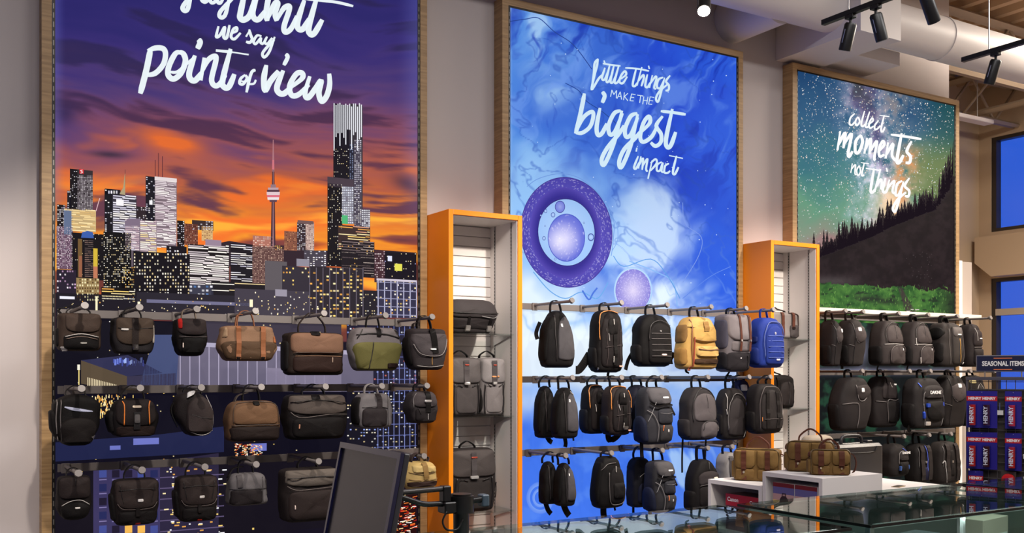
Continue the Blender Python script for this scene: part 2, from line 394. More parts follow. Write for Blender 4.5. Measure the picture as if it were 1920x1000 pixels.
# --- picture 1: a city skyline at sunset
T1, ax0, ax1, az1, az0 = lightbox('lightbox', 'tall oak-framed lightbox with a city skyline at sunset', .62, 3.022, EYE+3.42)
P1 = Print((ax0-.002, ax1+.002, az0, az1))
def sky1(u, v):
    if v > 640: return (24, 20, 34)
    w_ = fb(u/300, v/170, 4.4, 2)*34; y = v+w_-.2*(u-400)*sstep(430, 150, v)
    n = 1.15*fb(u/300, y/46, 3.1, 2)+.36*fb(u/110, y/15, 9, 2)+.12*fb(u/40, y/6, 2, 2)
    m = 1.1*fb(u/260+2, y/64, 7.7, 2)+.28*fb(u/90, y/20, 1.5, 2)
    c = ramp(((-200, (34, 32, 92)), (0, (46, 40, 108)), (90, (58, 46, 116)), (150, (78, 58, 116)), (200, (100, 66, 112)), (250, (136, 76, 96)),
              (300, (166, 88, 80)), (350, (178, 92, 66)), (405, (226, 124, 46)), (450, (240, 146, 44)), (475, (196, 92, 42)), (500, (110, 56, 50))), v-64*n)
    hot = sstep(.12, .6, m+.35*n)*sstep(205, 290, v)
    hot = max(hot, math.exp(-((u-315)/60)**2-((v-262-.25*(u-315))/26)**2)*(.8+n)); c = mixc(c, (240, 112, 44), min(1, hot)*.9)
    c = mixc(c, (255, 178, 58), sstep(.25, .75, n+.3*m)*sstep(310, 420, v)*.95)
    c = mixc(c, (86, 50, 78), sstep(.08, .5, -n-.2*m)*sstep(100, 240, v)*(1-.55*sstep(400, 470, v))*.9)
    c = mixc(c, (40, 34, 76), sstep(.1, .5, -n)*sstep(300, 120, v)*.7)
    c = mixc(c, (52, 40, 60), math.exp(-((u-205)/34)**2-((v-290-.06*(u-205))/6)**2)*.8)
    c = mixc(c, (50, 40, 84), math.exp(-((u-120)/26)**2-((v-212)/20)**2)*.8)
    c = mixc(c, (62, 44, 66), math.exp(-((u-765)/30)**2-((v-345-.3*(u-765))/16)**2)*.7)
    e = max(sstep(740, 790, u)*.3, sstep(125, 100, u)*.3)
    return mixc(c, (120, 130, 215), e*sstep(480, 300, v))
P1.grid(ax0, ax1, az0, az1, sky1, 2.6)
rg = random.Random(11)
DKB = (26, 20, 24)
def bld(u0, u1, v0, v1, base, cols=(), nx=0, ny=0, p=.5, fx=.6, fz=.5, L=3, off=0):
    P1.rect(u0, u1, v0, v1, base, L)
    for i in range(nx):
        for j in range(ny):
            if rg.random() < p:
                a = u0+(u1-u0)*(i+.5-fx/2)/nx; e = v0+off+(v1-v0-off)*(j+.5-fz/2)/ny
                c = rg.choice(cols); k = rg.uniform(.75, 1.05)
                P1.rect(a, a+(u1-u0)*fx/nx, e, e+(v1-v0-off)*fz/ny, tuple(min(255, q*k) for q in c), L+1)
def stripes(u0, u1, v0, v1, base, cols, n, f=.5, L=3, cut=.1):
    P1.rect(u0, u1, v0, v1, base, L)
    for j in range(n):
        e = v0+(v1-v0)*(j+.5-f/2)/n; x = u0+1
        while x < u1-1:
            ln = rg.uniform(.25, .7)*(u1-u0)
            if rg.random() > cut: P1.rect(x, min(x+ln, u1-1), e, e+(v1-v0)*f/n, rg.choice(cols), L+1)
            x += ln+.8
WW = ((250, 240, 214), (255, 250, 240), (240, 216, 160)); WC = ((228, 226, 238), (200, 196, 214), (245, 240, 236)); WG = ((250, 214, 120), (255, 236, 180), (238, 170, 80))
PK = ((214, 188, 194), (190, 164, 176), (236, 220, 222))
# far row
bld(107, 122, 384, 470, DKB, WC, 4, 22, .6); bld(118, 137, 392, 470, (70, 70, 84), WC, 3, 18, .5)
bld(126, 133, 358, 400, (28, 26, 34), WC, 2, 10, .4)
bld(131, 145, 317, 395, (22, 18, 24), WC, 4, 24, .3, .5, .4); bld(145, 174, 319, 395, (52, 44, 48), ((206, 198, 204), (150, 140, 150)), 10, 24, .92, .62, .62, off=10)
P1.rect(149, 157, 317, 326, (206, 40, 48), 6); P1.line([(155, 319), (151, 320), (155, 323), (151, 325)], 1.2, (250, 230, 230), 7)
stripes(120, 180, 393, 434, (190, 164, 118), ((236, 208, 150), (250, 226, 170), (212, 176, 116)), 12, .62)
P1.rect(120, 134, 395, 440, (96, 110, 140), 5); P1.line([(180, 396), (187, 372)], 1.3, (226, 190, 196), 5)
bld(256, 275, 388, 440, (44, 34, 40), WC, 5, 14, .4)
bld(196, 211, 355, 470, (22, 20, 28), WC, 3, 30, .3); bld(197, 226, 355, 366, (30, 26, 34), WC, 6, 1, .8)
P1.poly([(224, 364), (231, 352), (234, 326), (234.8, 326), (234.8, 366)], (170, 156, 120), 5); P1.line([(234.4, 350), (234.6, 318)], .8, (60, 50, 60), 5)
stripes(211, 256, 366, 470, (54, 50, 62), WC, 25, .55); P1.rect(218, 232, 374, 386, (244, 242, 246), 6)
bld(273, 291, 331, 462, (24, 22, 32), WC, 4, 34, .34); stripes(290, 331.5, 333, 465, (120, 104, 114), ((226, 214, 220), (196, 178, 188), (250, 244, 242)), 42, .6)
P1.rect(290, 331.5, 333, 340, (224, 214, 216), 6); P1.rect(280, 286, 376, 384, (240, 240, 244), 6)
for a, e in ((290.5, 300), (296.5, 287), (304, 293)): P1.rect(a, a+1.2, e, 332, (84, 40, 52), 4)
bld(332, 346, 414, 466, (26, 20, 24), WC, 4, 14, .5); bld(345, 371, 420, 460, (116, 66, 52), ((190, 150, 130), (70, 36, 34)), 9, 12, .6, .5, .7)
bld(360, 400, 414, 432, (60, 44, 44), WC, 8, 4, .5); bld(378, 399, 425, 452, (208, 168, 116), ((240, 204, 140), (150, 104, 70)), 5, 9, .8)
# broadcast tower
P1.poly([(511.6, 262), (513, 262), (514.6, 322), (510, 322)], (176, 120, 128), 4); P1.rect(510.5, 514, 300, 318, (214, 120, 130), 5)
P1.poly([(510.4, 318), (514.4, 318), (516.5, 462), (507.5, 462)], (66, 44, 56), 4); P1.poly([(511.8, 318), (512.9, 318), (513.4, 462), (511, 462)], (150, 110, 118), 5)
for a, e, hw, c in ((346, 352, 5, (150, 120, 128)), (352, 356, 10, (188, 160, 168)), (356, 360, 12, (90, 60, 74)), (360, 366, 12.5, (226, 200, 206)), (366, 370, 12, (220, 110, 130)), (370, 375, 11, (236, 224, 226)), (375, 379, 7, (90, 64, 80))):
    P1.poly([(512.3-hw, a), (512.3+hw, a), (512.3+hw*.95, e), (512.3-hw*.95, e)], c, 6)
# middle distance
P1.poly([(380, 462), (430, 452), (480, 460), (520, 462), (560, 470), (620, 470), (700, 468), (781, 474), (781, 500), (380, 500)], (48, 34, 44), 2)
bld(474, 512, 443, 464, (170, 110, 96), ((250, 226, 210), (236, 180, 160)), 10, 6, .5); bld(512, 533, 460, 470, (60, 40, 46), WG, 6, 3, .4)
bld(533, 557, 434, 470, (134, 84, 66), ((210, 150, 110), (90, 54, 46)), 9, 12, .7); bld(557, 573, 417, 470, (54, 40, 46), WC, 5, 18, .55); bld(573, 589, 417, 470, (186, 158, 150), ((244, 228, 214), (110, 84, 84)), 6, 18, .6)
P1.rect(558, 588, 414, 420, (110, 84, 84), 6)
stripes(432, 474, 458, 545, (28, 24, 32), WC, 22, .4, 3, .45); bld(473, 532, 462, 545, (92, 64, 62), ((176, 136, 126), (226, 190, 170)), 22, 30, .7, .5, .5)
bld(570, 612, 470, 500, (70, 64, 76), WC, 8, 8, .5)
bld(225, 294, 412, 545, (96, 84, 96), WC, 1, 1, 0); stripes(234, 262, 412, 470, (120, 104, 120), PK, 17, .55, 4, .02); stripes(262, 294, 414, 548, (130, 112, 124), PK+WW, 38, .52, 4, .04)
P1.poly([(234, 416), (240, 410), (262, 410), (262, 424), (234, 424)], (124, 108, 128), 6)
stripes(352, 430, 460, 542, (30, 24, 28), ((226, 216, 218), (196, 184, 190), (250, 244, 238)), 22, .6, 4, .03); P1.rect(385, 415, 450, 461, (150, 130, 150), 5)
bld(106, 136, 425, 505, (110, 84, 104), ((230, 200, 220), (250, 240, 244), (60, 40, 60)), 14, 26, .75, .5, .5, 4)
bld(134, 196, 438, 525, (20, 16, 22), WW, 20, 22, .12, .4, .4, 4)
P1.rect(146, 154, 448, 520, (112, 86, 52), 6); P1.rect(148, 154, 480, 520, (150, 96, 70), 7); P1.rect(175, 183, 466, 500, (210, 180, 60), 7); P1.rect(175, 183, 500, 522, (190, 120, 90), 7)
P1.poly([(152, 446), (154, 436), (164, 433), (174, 436), (176, 447)], (58, 92, 168), 8)
stripes(158, 176, 450, 520, (24, 20, 24), ((150, 120, 110), (100, 84, 84)), 20, .3, 6, .2)
bld(194, 246, 436, 540, (18, 16, 20), WW, 18, 26, .42, .62, .42, 5); bld(228, 252, 500, 545, (26, 22, 26), WG, 8, 10, .5, .6, .5, 5)
bld(250, 356, 474, 565, (22, 18, 26), WW, 22, 15, .45, .5, .52, 6); bld(312, 350, 462, 480, (26, 20, 28), WC, 8, 3, .3, L=5)
bld(143, 186, 522, 565, (150, 126, 84), ((252, 240, 190), (90, 66, 40)), 9, 8, .85, .5, .6, 7); bld(106, 143, 506, 555, (40, 32, 48), ((200, 160, 200), (250, 240, 250)), 8, 8, .3, L=6)
stripes(190, 254, 540, 572, (22, 18, 20), WG+WW, 7, .4, 7, .25)
bld(354, 400, 534, 556, (60, 60, 76), ((220, 220, 230), (90, 130, 190)), 6, 3, .6, L=6); stripes(396, 505, 530, 560, (30, 26, 32), WW, 5, .25, 6, .5)
# right tower
P1.rect(625, 655, 196, 340, (30, 26, 36), 5); P1.rect(655, 680, 196, 420, (58, 52, 60), 5)
for i in range(15):
    a = 625.5+i*3.65; e = 196+rg.uniform(-3, 5); P1.rect(a, a+1.9, e, (252 if i % 3 else 276)+rg.uniform(-12, 14), (236, 238, 246), 7)
bld(625, 655, 278, 340, (28, 24, 32), WW, 9, 16, .22, .4, .4, 6); bld(655, 663, 270, 420, (40, 40, 56), ((120, 130, 160),), 2, 36, .8, .5, .6, 6); bld(664, 678, 262, 430, (76, 70, 84), WC, 4, 44, .7, .6, .5, 6)
P1.rect(614, 663, 334, 352, (74, 62, 72), 8); bld(614, 642, 345, 500, (24, 20, 26), WW, 8, 40, .22, .45, .45, 8); bld(641, 663, 350, 420, (120, 116, 130), ((232, 236, 246), (200, 206, 222)), 6, 15, .95, .72, .62, 9)
P1.rect(641, 652, 404, 420, (80, 180, 120), 11); bld(678, 694, 393, 440, (90, 84, 98), ((236, 238, 246),), 4, 12, .9, .7, .6, 7)
stripes(634, 694, 424, 470, (60, 44, 44), WG+((220, 160, 130),), 10, .35, 9, .3); stripes(640, 702, 452, 520, (34, 28, 34), ((150, 130, 130), (210, 190, 180)), 14, .3, 10, .2)
bld(640, 702, 455, 520, (34, 28, 34), WG, 16, 14, .14, .5, .4, 11)
bld(702, 722, 470, 530, (70, 44, 52), PK, 6, 14, .5, L=6); bld(720, 781, 474, 530, (26, 22, 32), WW+((190, 190, 250),), 14, 12, .16, .4, .4, 6); P1.rect(740, 754, 495, 508, (226, 222, 90), 9); P1.rect(727, 735, 480, 490, (220, 226, 250), 9)
# near slabs
P1.rect(497, 538, 490, 545, (92, 86, 92), 8); bld(529, 582, 500, 560, (52, 46, 56), WG, 9, 8, .22, .5, .4, 9); P1.rect(556, 580, 486, 500, (140, 136, 150), 9)
bld(440, 620, 545, 600, (66, 60, 72), WW, 30, 7, .16, .35, .35, 10); P1.rect(516, 538, 543, 556, (150, 144, 160), 12)
bld(580, 680, 502, 596, (46, 40, 48), WG, 16, 14, .36, .7, .45, 12)
for i in range(9): P1.rect(580+i*12.5, 581.3+i*12.5, 502, 596, (112, 104, 118), 14)
bld(676, 708, 545, 596, (40, 36, 44), WW, 8, 10, .25, .5, .4, 12)
bld(706, 781, 526, 596, (54, 52, 76), WG+WC, 14, 12, .3, .55, .5, 12)
for i in range(7): P1.rect(708+i*12, 710+i*12, 526, 596, (176, 176, 204), 14)
for j in range(5): P1.rect(706, 781, 530+j*15, 531.5+j*15, (150, 150, 182), 14)
P1.rect(706, 781, 524, 528, (206, 198, 214), 15)
P1.rect(104, 256, 552, 600, (30, 26, 36), 8); P1.rect(256, 480, 552, 600, (42, 38, 48), 8)
P1.rect(275, 470, 565, 571, (112, 110, 140), 10)
for i in range(150):
    a, e = rg.uniform(106, 620), rg.uniform(556, 622); P1.rect(a, a+rg.uniform(1, 2.4), e, e+rg.uniform(1, 3), rg.choice(WW+WG), 16)
P1.rect(179, 183, 556, 584, (250, 240, 200), 17); P1.rect(258, 263, 566, 580, (255, 246, 214), 17); P1.rect(468, 474, 562, 576, (255, 244, 206), 17)
P1.rect(112, 140, 556, 561, (236, 236, 250), 17)
# behind the bags: streets seen from above at night
bld(104, 330, 600, 735, (20, 18, 30), WW, 50, 20, .02, .4, .3, 17); bld(330, 640, 600, 735, (62, 56, 70), WW, 50, 20, .03, .4, .3, 17)
P1.poly([(290, 628), (345, 628), (335, 722), (262, 722)], (70, 80, 120), 19); P1.poly([(336, 640), (700, 660), (700, 735), (330, 735)], (108, 102, 124), 19)
for i in range(16): P1.rect(337+i*18, 339+i*18, 648+i*.9, 735, (168, 160, 186), 20)
P1.poly([(336, 640), (700, 660), (700, 668), (336, 648)], (172, 166, 192), 21); P1.poly([(500, 690), (640, 695), (640, 735), (500, 735)], (134, 126, 150), 20)
P1.poly([(152, 676), (240, 666), (305, 700), (238, 706)], (52, 52, 84), 19); P1.poly([(152, 676), (238, 706), (238, 735), (152, 720)], (92, 78, 62), 19); P1.poly([(238, 706), (330, 700), (330, 735), (238, 735)], (60, 56, 80), 19)
for i in range(26): P1.rect(212+i*2.3, 216+i*2.1, 670+rg.uniform(0, 9), 684+rg.uniform(-4, 4), rg.choice(((120, 140, 230), (170, 190, 250), (70, 80, 160))), 21)
for i in range(18): P1.rect(164+i*3.1, 165.4+i*3.1, 708+i*.8, 735, (250, 232, 190), 22)
P1.rect(145, 150, 684, 694, (255, 250, 230), 22); P1.rect(147, 149, 694, 722, (250, 226, 140), 22)
bld(650, 781, 600, 735, (38, 36, 56), ((150, 170, 240), (230, 234, 250), (210, 110, 100)), 26, 20, .3, .6, .4, 17)
for i in range(8): P1.rect(708+i*10, 709.2+i*10, 600, 850, (120, 130, 190), 24)
for j in range(12): P1.rect(706, 781, 606+j*21, 607.4+j*21, (96, 104, 160), 24)
bld(104, 650, 735, 870, (18, 16, 30), WG, 90, 24, .02, .4, .3, 17); bld(650, 781, 735, 860, (26, 24, 36), WW+((150, 170, 240),), 26, 22, .3, .6, .4, 17)
for i in range(150):
    a = 165+abs(rg.gauss(0, 30))+rg.uniform(0, 25); e = 740+rg.uniform(0, 40); P1.rect(a, a+1.6, e, e+rg.uniform(1.5, 8), rg.choice(WG), 20)
P1.poly([(104, 830), (300, 815), (420, 800), (420, 848), (104, 866)], (34, 38, 74), 19)
for a, e, w_, h_ in ((206, 836, 20, 8), (250, 822, 48, 12), (470, 832, 30, 14)): P1.rect(a, a+w_, e, e+h_, (112, 120, 200), 21)
for i in range(140):
    a = 440+rg.uniform(0, 50); e = 832+rg.uniform(0, 26); P1.rect(a, a+rg.uniform(1, 4), e, e+rg.uniform(1, 2.5), rg.choice(((250, 210, 150), (240, 140, 60), (255, 240, 220), (170, 60, 40))), 22)
bld(104, 640, 866, 1010, (24, 20, 30), WG, 60, 12, .03, .4, .3, 17)
P1.poly([(175, 872), (300, 866), (300, 1010), (175, 1010)], (62, 56, 96), 19); P1.poly([(300, 866), (410, 850), (410, 1010), (300, 1010)], (46, 40, 64), 19)
for i in range(5):
    for j in range(5):
        c = rg.choice(((40, 44, 90), (36, 30, 50), (250, 190, 90), (70, 80, 150))); P1.rect(186+i*24, 200+i*24, 882+j*26, 896+j*26, c, 21); P1.rect(186+i*24, 200+i*24, 899+j*26, 901+j*26, (130, 120, 170), 21)
for j in range(7): P1.rect(300, 420, 872+j*20, 874+j*20, (96, 84, 120), 20)
for i in range(70):
    a = rg.uniform(300, 420); e = rg.uniform(875, 1000); P1.rect(a, a+rg.uniform(2, 9), e, e+2.4, rg.choice(WG+((250, 250, 255),)), 21)
P1.rect(640, 781, 925, 1010, (40, 14, 16), 18)
for i in range(240):
    a = rg.uniform(690, 781); e = rg.uniform(930, 1005); k = rg.uniform(2, 10); P1.line([(a, e), (a+k, e-rg.uniform(-1, 3))], rg.uniform(.8, 2), rg.choice(((230, 70, 30), (250, 130, 50), (255, 220, 160), (170, 30, 30), (255, 250, 240))), 20)
P1.build('city_picture', T1)
L1 = Print((ax0, ax1, az0, az1))
A1 = (
 (36, [(452, -150), (440, -90), (462, -60), (496, -90), (520, -150)]), (36, [(520, -150), (515, -40)]), (32, [(640, -110), (606, -80), (612, -50), (600, -30)]), (30, [(735, -95), (700, -70), (690, -40)]), (30, [(740, -95), (732, -30)]), (32, [(798, -110), (778, -50), (782, -10)]),
 (38, [(515, -40), (488, 70), (462, 88), (445, 66), (462, 30), (505, -20)]),
 (34, [(600, -40), (604, 0), (632, 14), (668, -20)]), (30, [(700, -50), (672, 0), (684, 22), (712, 10), (735, -40), (730, 12), (752, 24), (775, -10)]),
 (34, [(835, -60), (800, 100), (772, 142), (746, 132), (752, 96), (800, 40), (860, -20)]),
 (50, [(965, -120), (920, 90), (915, 145), (950, 160), (1000, 110), (1050, -60)]), (46, [(1060, -60), (1018, 90), (1030, 150), (1068, 156), (1118, 90)]),
 (46, [(1150, -40), (1128, 90), (1135, 172)]), (44, [(1140, 150), (1196, 30), (1222, 30), (1200, 110), (1212, 172)]), (44, [(1215, 160), (1268, 70), (1312, 50), (1312, 90), (1272, 215), (1284, 262), (1330, 232), (1378, 130)]),
 (48, [(1438, 0), (1384, 170), (1388, 232), (1428, 234), (1480, 150)]), (48, [(1545, -40), (1476, 210), (1484, 274), (1520, 270), (1584, 160)]), (24, [(1440, -10), (1560, 2), (1700, 18), (1836, 50)]),
 (26, [(738, 214), (720, 298), (752, 284), (788, 222), (780, 300), (806, 304), (828, 204)]), (24, [(846, 272), (884, 252), (886, 226), (858, 240), (840, 298), (868, 318), (918, 268)]),
 (24, [(988, 240), (1000, 285), (1012, 318), (994, 346), (962, 340)]), (22, [(992, 250), (962, 300)]), (22, [(1088, 296), (1052, 290), (1024, 338), (1042, 358), (1082, 312), (1080, 344), (1098, 356), (1118, 330)]),
 (22, [(1134, 298), (1114, 344), (1138, 356), (1176, 308)]), (24, [(1196, 300), (1152, 420), (1112, 466), (1096, 440), (1122, 398), (1192, 326)]),
 (50, [(184, 398), (152, 560), (100, 764)]), (44, [(160, 416), (220, 392), (284, 396), (306, 440), (288, 524), (224, 596), (156, 612)]),
 (46, [(438, 430), (388, 436), (334, 540), (328, 612), (372, 644), (432, 596), (468, 500), (452, 440), (420, 424)]), (24, [(340, 586), (400, 586), (480, 520), (540, 470)]),
 (46, [(572, 322), (588, 346), (566, 398)]), (48, [(546, 452), (502, 580), (506, 640), (548, 656), (604, 590)]),
 (46, [(622, 470), (592, 656)]), (44, [(596, 600), (652, 492), (708, 458), (716, 496), (682, 640), (700, 694), (742, 690), (796, 610)]),
 (48, [(836, 398), (772, 650), (780, 706), (822, 708), (868, 604)]), (34, [(716, 412), (850, 424)]), (18, [(840, 424), (984, 446)]),
 (24, [(956, 610), (920, 640), (910, 678), (938, 686), (970, 640), (956, 612)]), (14, [(920, 662), (960, 664), (1000, 640)]), (26, [(1040, 572), (1012, 584), (990, 644), (966, 754)]), (18, [(978, 686), (1026, 682), (1042, 650)]),
 (48, [(1128, 530), (1108, 640), (1118, 736), (1160, 664), (1228, 578)]), (34, [(1284, 442), (1302, 466), (1270, 532)]),
 (48, [(1266, 574), (1216, 700), (1226, 752), (1270, 764), (1332, 712)]), (44, [(1322, 716), (1418, 640), (1418, 596), (1372, 604), (1318, 700), (1334, 776), (1392, 770), (1474, 690)]),
 (46, [(1482, 622), (1444, 760), (1470, 796), (1530, 720), (1574, 660), (1556, 760), (1580, 826), (1620, 782), (1644, 690), (1640, 600)]))
brush(L1, A1, 240, 0, 4.348)
L1.build('lettering', T1)

# --- picture 2: marbled blue liquid with round bubbles
T2, bx0, bx1, bz1, bz0 = lightbox('lightbox', 'tall oak-framed lightbox with blue marbled liquid and round bubbles', 3.622, 5.982, EYE+2.696)
P2 = Print((bx0, bx1, bz0, bz1))
def blue(u, v):
    s_ = (u-955)/430; n = fb(u/150, v/150, 1.3); m = fb(u/60+2*n, v/60-n, 5.2)
    w1, w2 = 34*fb(u/110, v/110, 2.2), 34*fb(u/110, v/110, 12.9)
    q = fb((u+.5*v+w1)/60, (v-.5*u+w2)/190, 8.8)+.6*fb((u+.5*v+2*w1)/22, (v-.5*u)/110, 3.8)
    vein = sstep(.90, 1, 1-abs(fb((u+.8*w1)/95, (v+.8*w2-.55*u)/75, 6.3))*1.6)
    c = ramp(((0, (78, 136, 224)), (.2, (68, 120, 218)), (.42, (54, 100, 208)), (.75, (36, 74, 206)), (1, (44, 92, 218))), s_+.25*n)
    diag = (u-985)*.75-(v-60)          # pale streak across the upper corner
    c = mixc(c, (156, 196, 242), min(1, math.exp(-((diag-20+90*n)/60)**2)*sstep(1130, 1000, u)*(.75+1.2*m)))
    c = mixc(c, (22, 48, 170), sstep(.05, .6, q)*.75*sstep(460, 200, v)); c = mixc(c, (116, 158, 238), sstep(.15, .8, -q)*.6*sstep(460, 160, v))
    d = math.hypot((u-1230)/115, (v-470)/115); c = mixc(c, (190, 214, 246), sstep(1.25, .2, d+.8*n+.3*m)*.95)
    d = math.hypot((u-1010)/150, (v-430)/190); c = mixc(c, (156, 202, 248), sstep(1.2, .4, d+.5*n)*.85)
    c = mixc(c, (216, 234, 252), sstep(500, 600, v-.1*(u-1000)+90*n)*sstep(1400, 1180, u+130*m))
    c = mixc(c, mixc((40, 76, 176), (120, 160, 230), sstep(380, 560, v)), vein*.42*sstep(680, 560, v))
    low = v-.02*(u-1000)
    c = mixc(c, (226, 240, 254), sstep(588, 640, low)*(.94-.5*max(0, n)))
    c = mixc(c, (150, 190, 248), math.exp(-((low-610+30*m)/12)**2)*.7)
    c = mixc(c, (128, 172, 247), math.exp(-((low-745+24*n)/18)**2)*.7*sstep(690, 720, low))
    c = mixc(c, (58, 112, 238), sstep(752, 812, low+40*n)*(.95-.12*sstep(1200, 1330, u)))
    c = mixc(c, (96, 146, 246), sstep(.1, .5, fb(u/46, v/46, 3.3))*.45*sstep(770, 850, low))
    c = mixc(c, (176, 210, 250), sstep(.1, .45, fb((u-v*.4)/50, v/150, 4.4))*.8*sstep(770, 850, low)*sstep(1140, 1250, u))
    return mixc(c, (196, 224, 252), sstep(962, 952, u)*.5)
P2.grid(bx0, bx1, bz0, bz1, blue, 2.4)
rg = random.Random(5)
def speck(p, c):
    k = rg.random(); return mixc(c, (226, 220, 250), .6) if k < .09 else mixc(c, (60, 50, 130), .15*rg.random())
for pts, w_, c in (([(957, 40), (985, 36), (1010, 34), (1040, 60), (1075, 84), (1110, 130)], 1.6, (40, 70, 150)), ([(1060, 156), (1085, 170), (1100, 190), (1130, 210), (1165, 240)], 1.5, (36, 70, 150)),
        ([(1280, 380), (1285, 420), (1315, 445), (1310, 480), (1280, 530)], 1.2, (120, 150, 226)),
        ([(988, 350), (1010, 335), (1050, 326), (1090, 336), (1130, 372), (1150, 410), (1150, 450), (1146, 480)], 1.3, (110, 150, 220)), ([(1150, 480), (1170, 500), (1220, 486), (1250, 515), (1275, 560)], 1.6, (90, 150, 220)),
        ([(1000, 510), (1030, 545), (1060, 560), (1090, 548), (1120, 560), (1140, 530)], 1.8, (100, 160, 224)), ([(1140, 400), (1156, 420), (1158, 450), (1148, 470)], 1.2, (120, 160, 226)),
        ([(1092, 545), (1104, 562), (1112, 550), (1120, 540)], 3, (70, 110, 210)), ([(1180, 490), (1230, 510), (1262, 530), (1270, 575)], 2, (130, 176, 236)),
        
        ([(1280, 560), (1330, 520), (1370, 500)], 1.3, (90, 130, 226))):
    P2.line(pts, w_, c, 3)
P2.disc(1062, 436, 86, 104, (94, 88, 192), (74, 66, 170), 4, 130, 30, -.12, speck, .4)
P2.disc(1062, 436, 86, 104, (70, 52, 150), (52, 38, 128), 5, 72, 1, -.12, inner=.985)
P2.disc(1060, 437, 66, 86, (40, 34, 124), (54, 44, 142), 6, 60, 6, -.12)
P2.disc(1060, 437, 66, 86, (48, 40, 138), (82, 70, 172), 7, 60, 3, -.12, inner=.8)
P2.disc(1062, 436, 54, 64, (176, 206, 244), (150, 188, 240), 8, 60, 5, -.1); P2.disc(1062, 436, 54, 64, (46, 40, 120), (46, 40, 120), 9, 60, 1, -.1, inner=.975)
def ball(p, c):
    d = ((p[0]-1050)**2+(p[1]-452)**2)**.5/40; return mixc(mixc((226, 224, 250), c, min(1, d)), (240, 236, 255), .5 if rg.random() < .06 else 0)
P2.disc(1062, 446, 35, 45, (170, 170, 232), (92, 104, 208), 10, 48, 10, 0, ball); P2.disc(1062, 446, 35, 45, (70, 84, 190), (70, 84, 190), 11, 48, 1, 0, inner=.965)
P2.disc(1050, 388, 9.5, 11.5, (150, 160, 226), (104, 116, 210), 11, 24, 3); P2.disc(1050, 388, 9.5, 11.5, (60, 54, 140), (60, 54, 140), 12, 24, 1, inner=.9)
for x, y, r in ((1023, 396, 3), (1037, 403, 4), (1108, 445, 6), (1020, 447, 3.2), (1041, 486, 2), (1095, 418, 1.6), (1022, 424, 1.4), (1014, 404, 1.6)):
    P2.disc(x, y, r, r*1.2, (180, 206, 246), (130, 164, 230), 11, 16, 2); P2.disc(x, y, r, r*1.2, (50, 60, 140), (50, 60, 140), 12, 16, 1, inner=.78)
P2.disc(1187, 545, 33, 40, (226, 218, 246), (132, 128, 214), 6, 70, 18, 0, speck); P2.disc(1187, 545, 36, 44, (190, 216, 250), (150, 190, 240), 5, 48, 2, inner=.9)
P2.disc(1013, 934, 26, 30, (120, 160, 244), (92, 136, 240), 5, 40, 3, inner=.75); P2.disc(1013, 934, 15, 18, (128, 166, 246), (104, 146, 242), 5, 32, 2, inner=.7)
for i in range(60):
    a, e = rg.uniform(975, 1370), rg.uniform(40, 570); r = rg.uniform(.5, 1.3); P2.disc(a, e, r, r, (220, 234, 255), (160, 196, 250), 3, 8, 1)
P2.build('marbled_picture', T2)
L2 = Print()
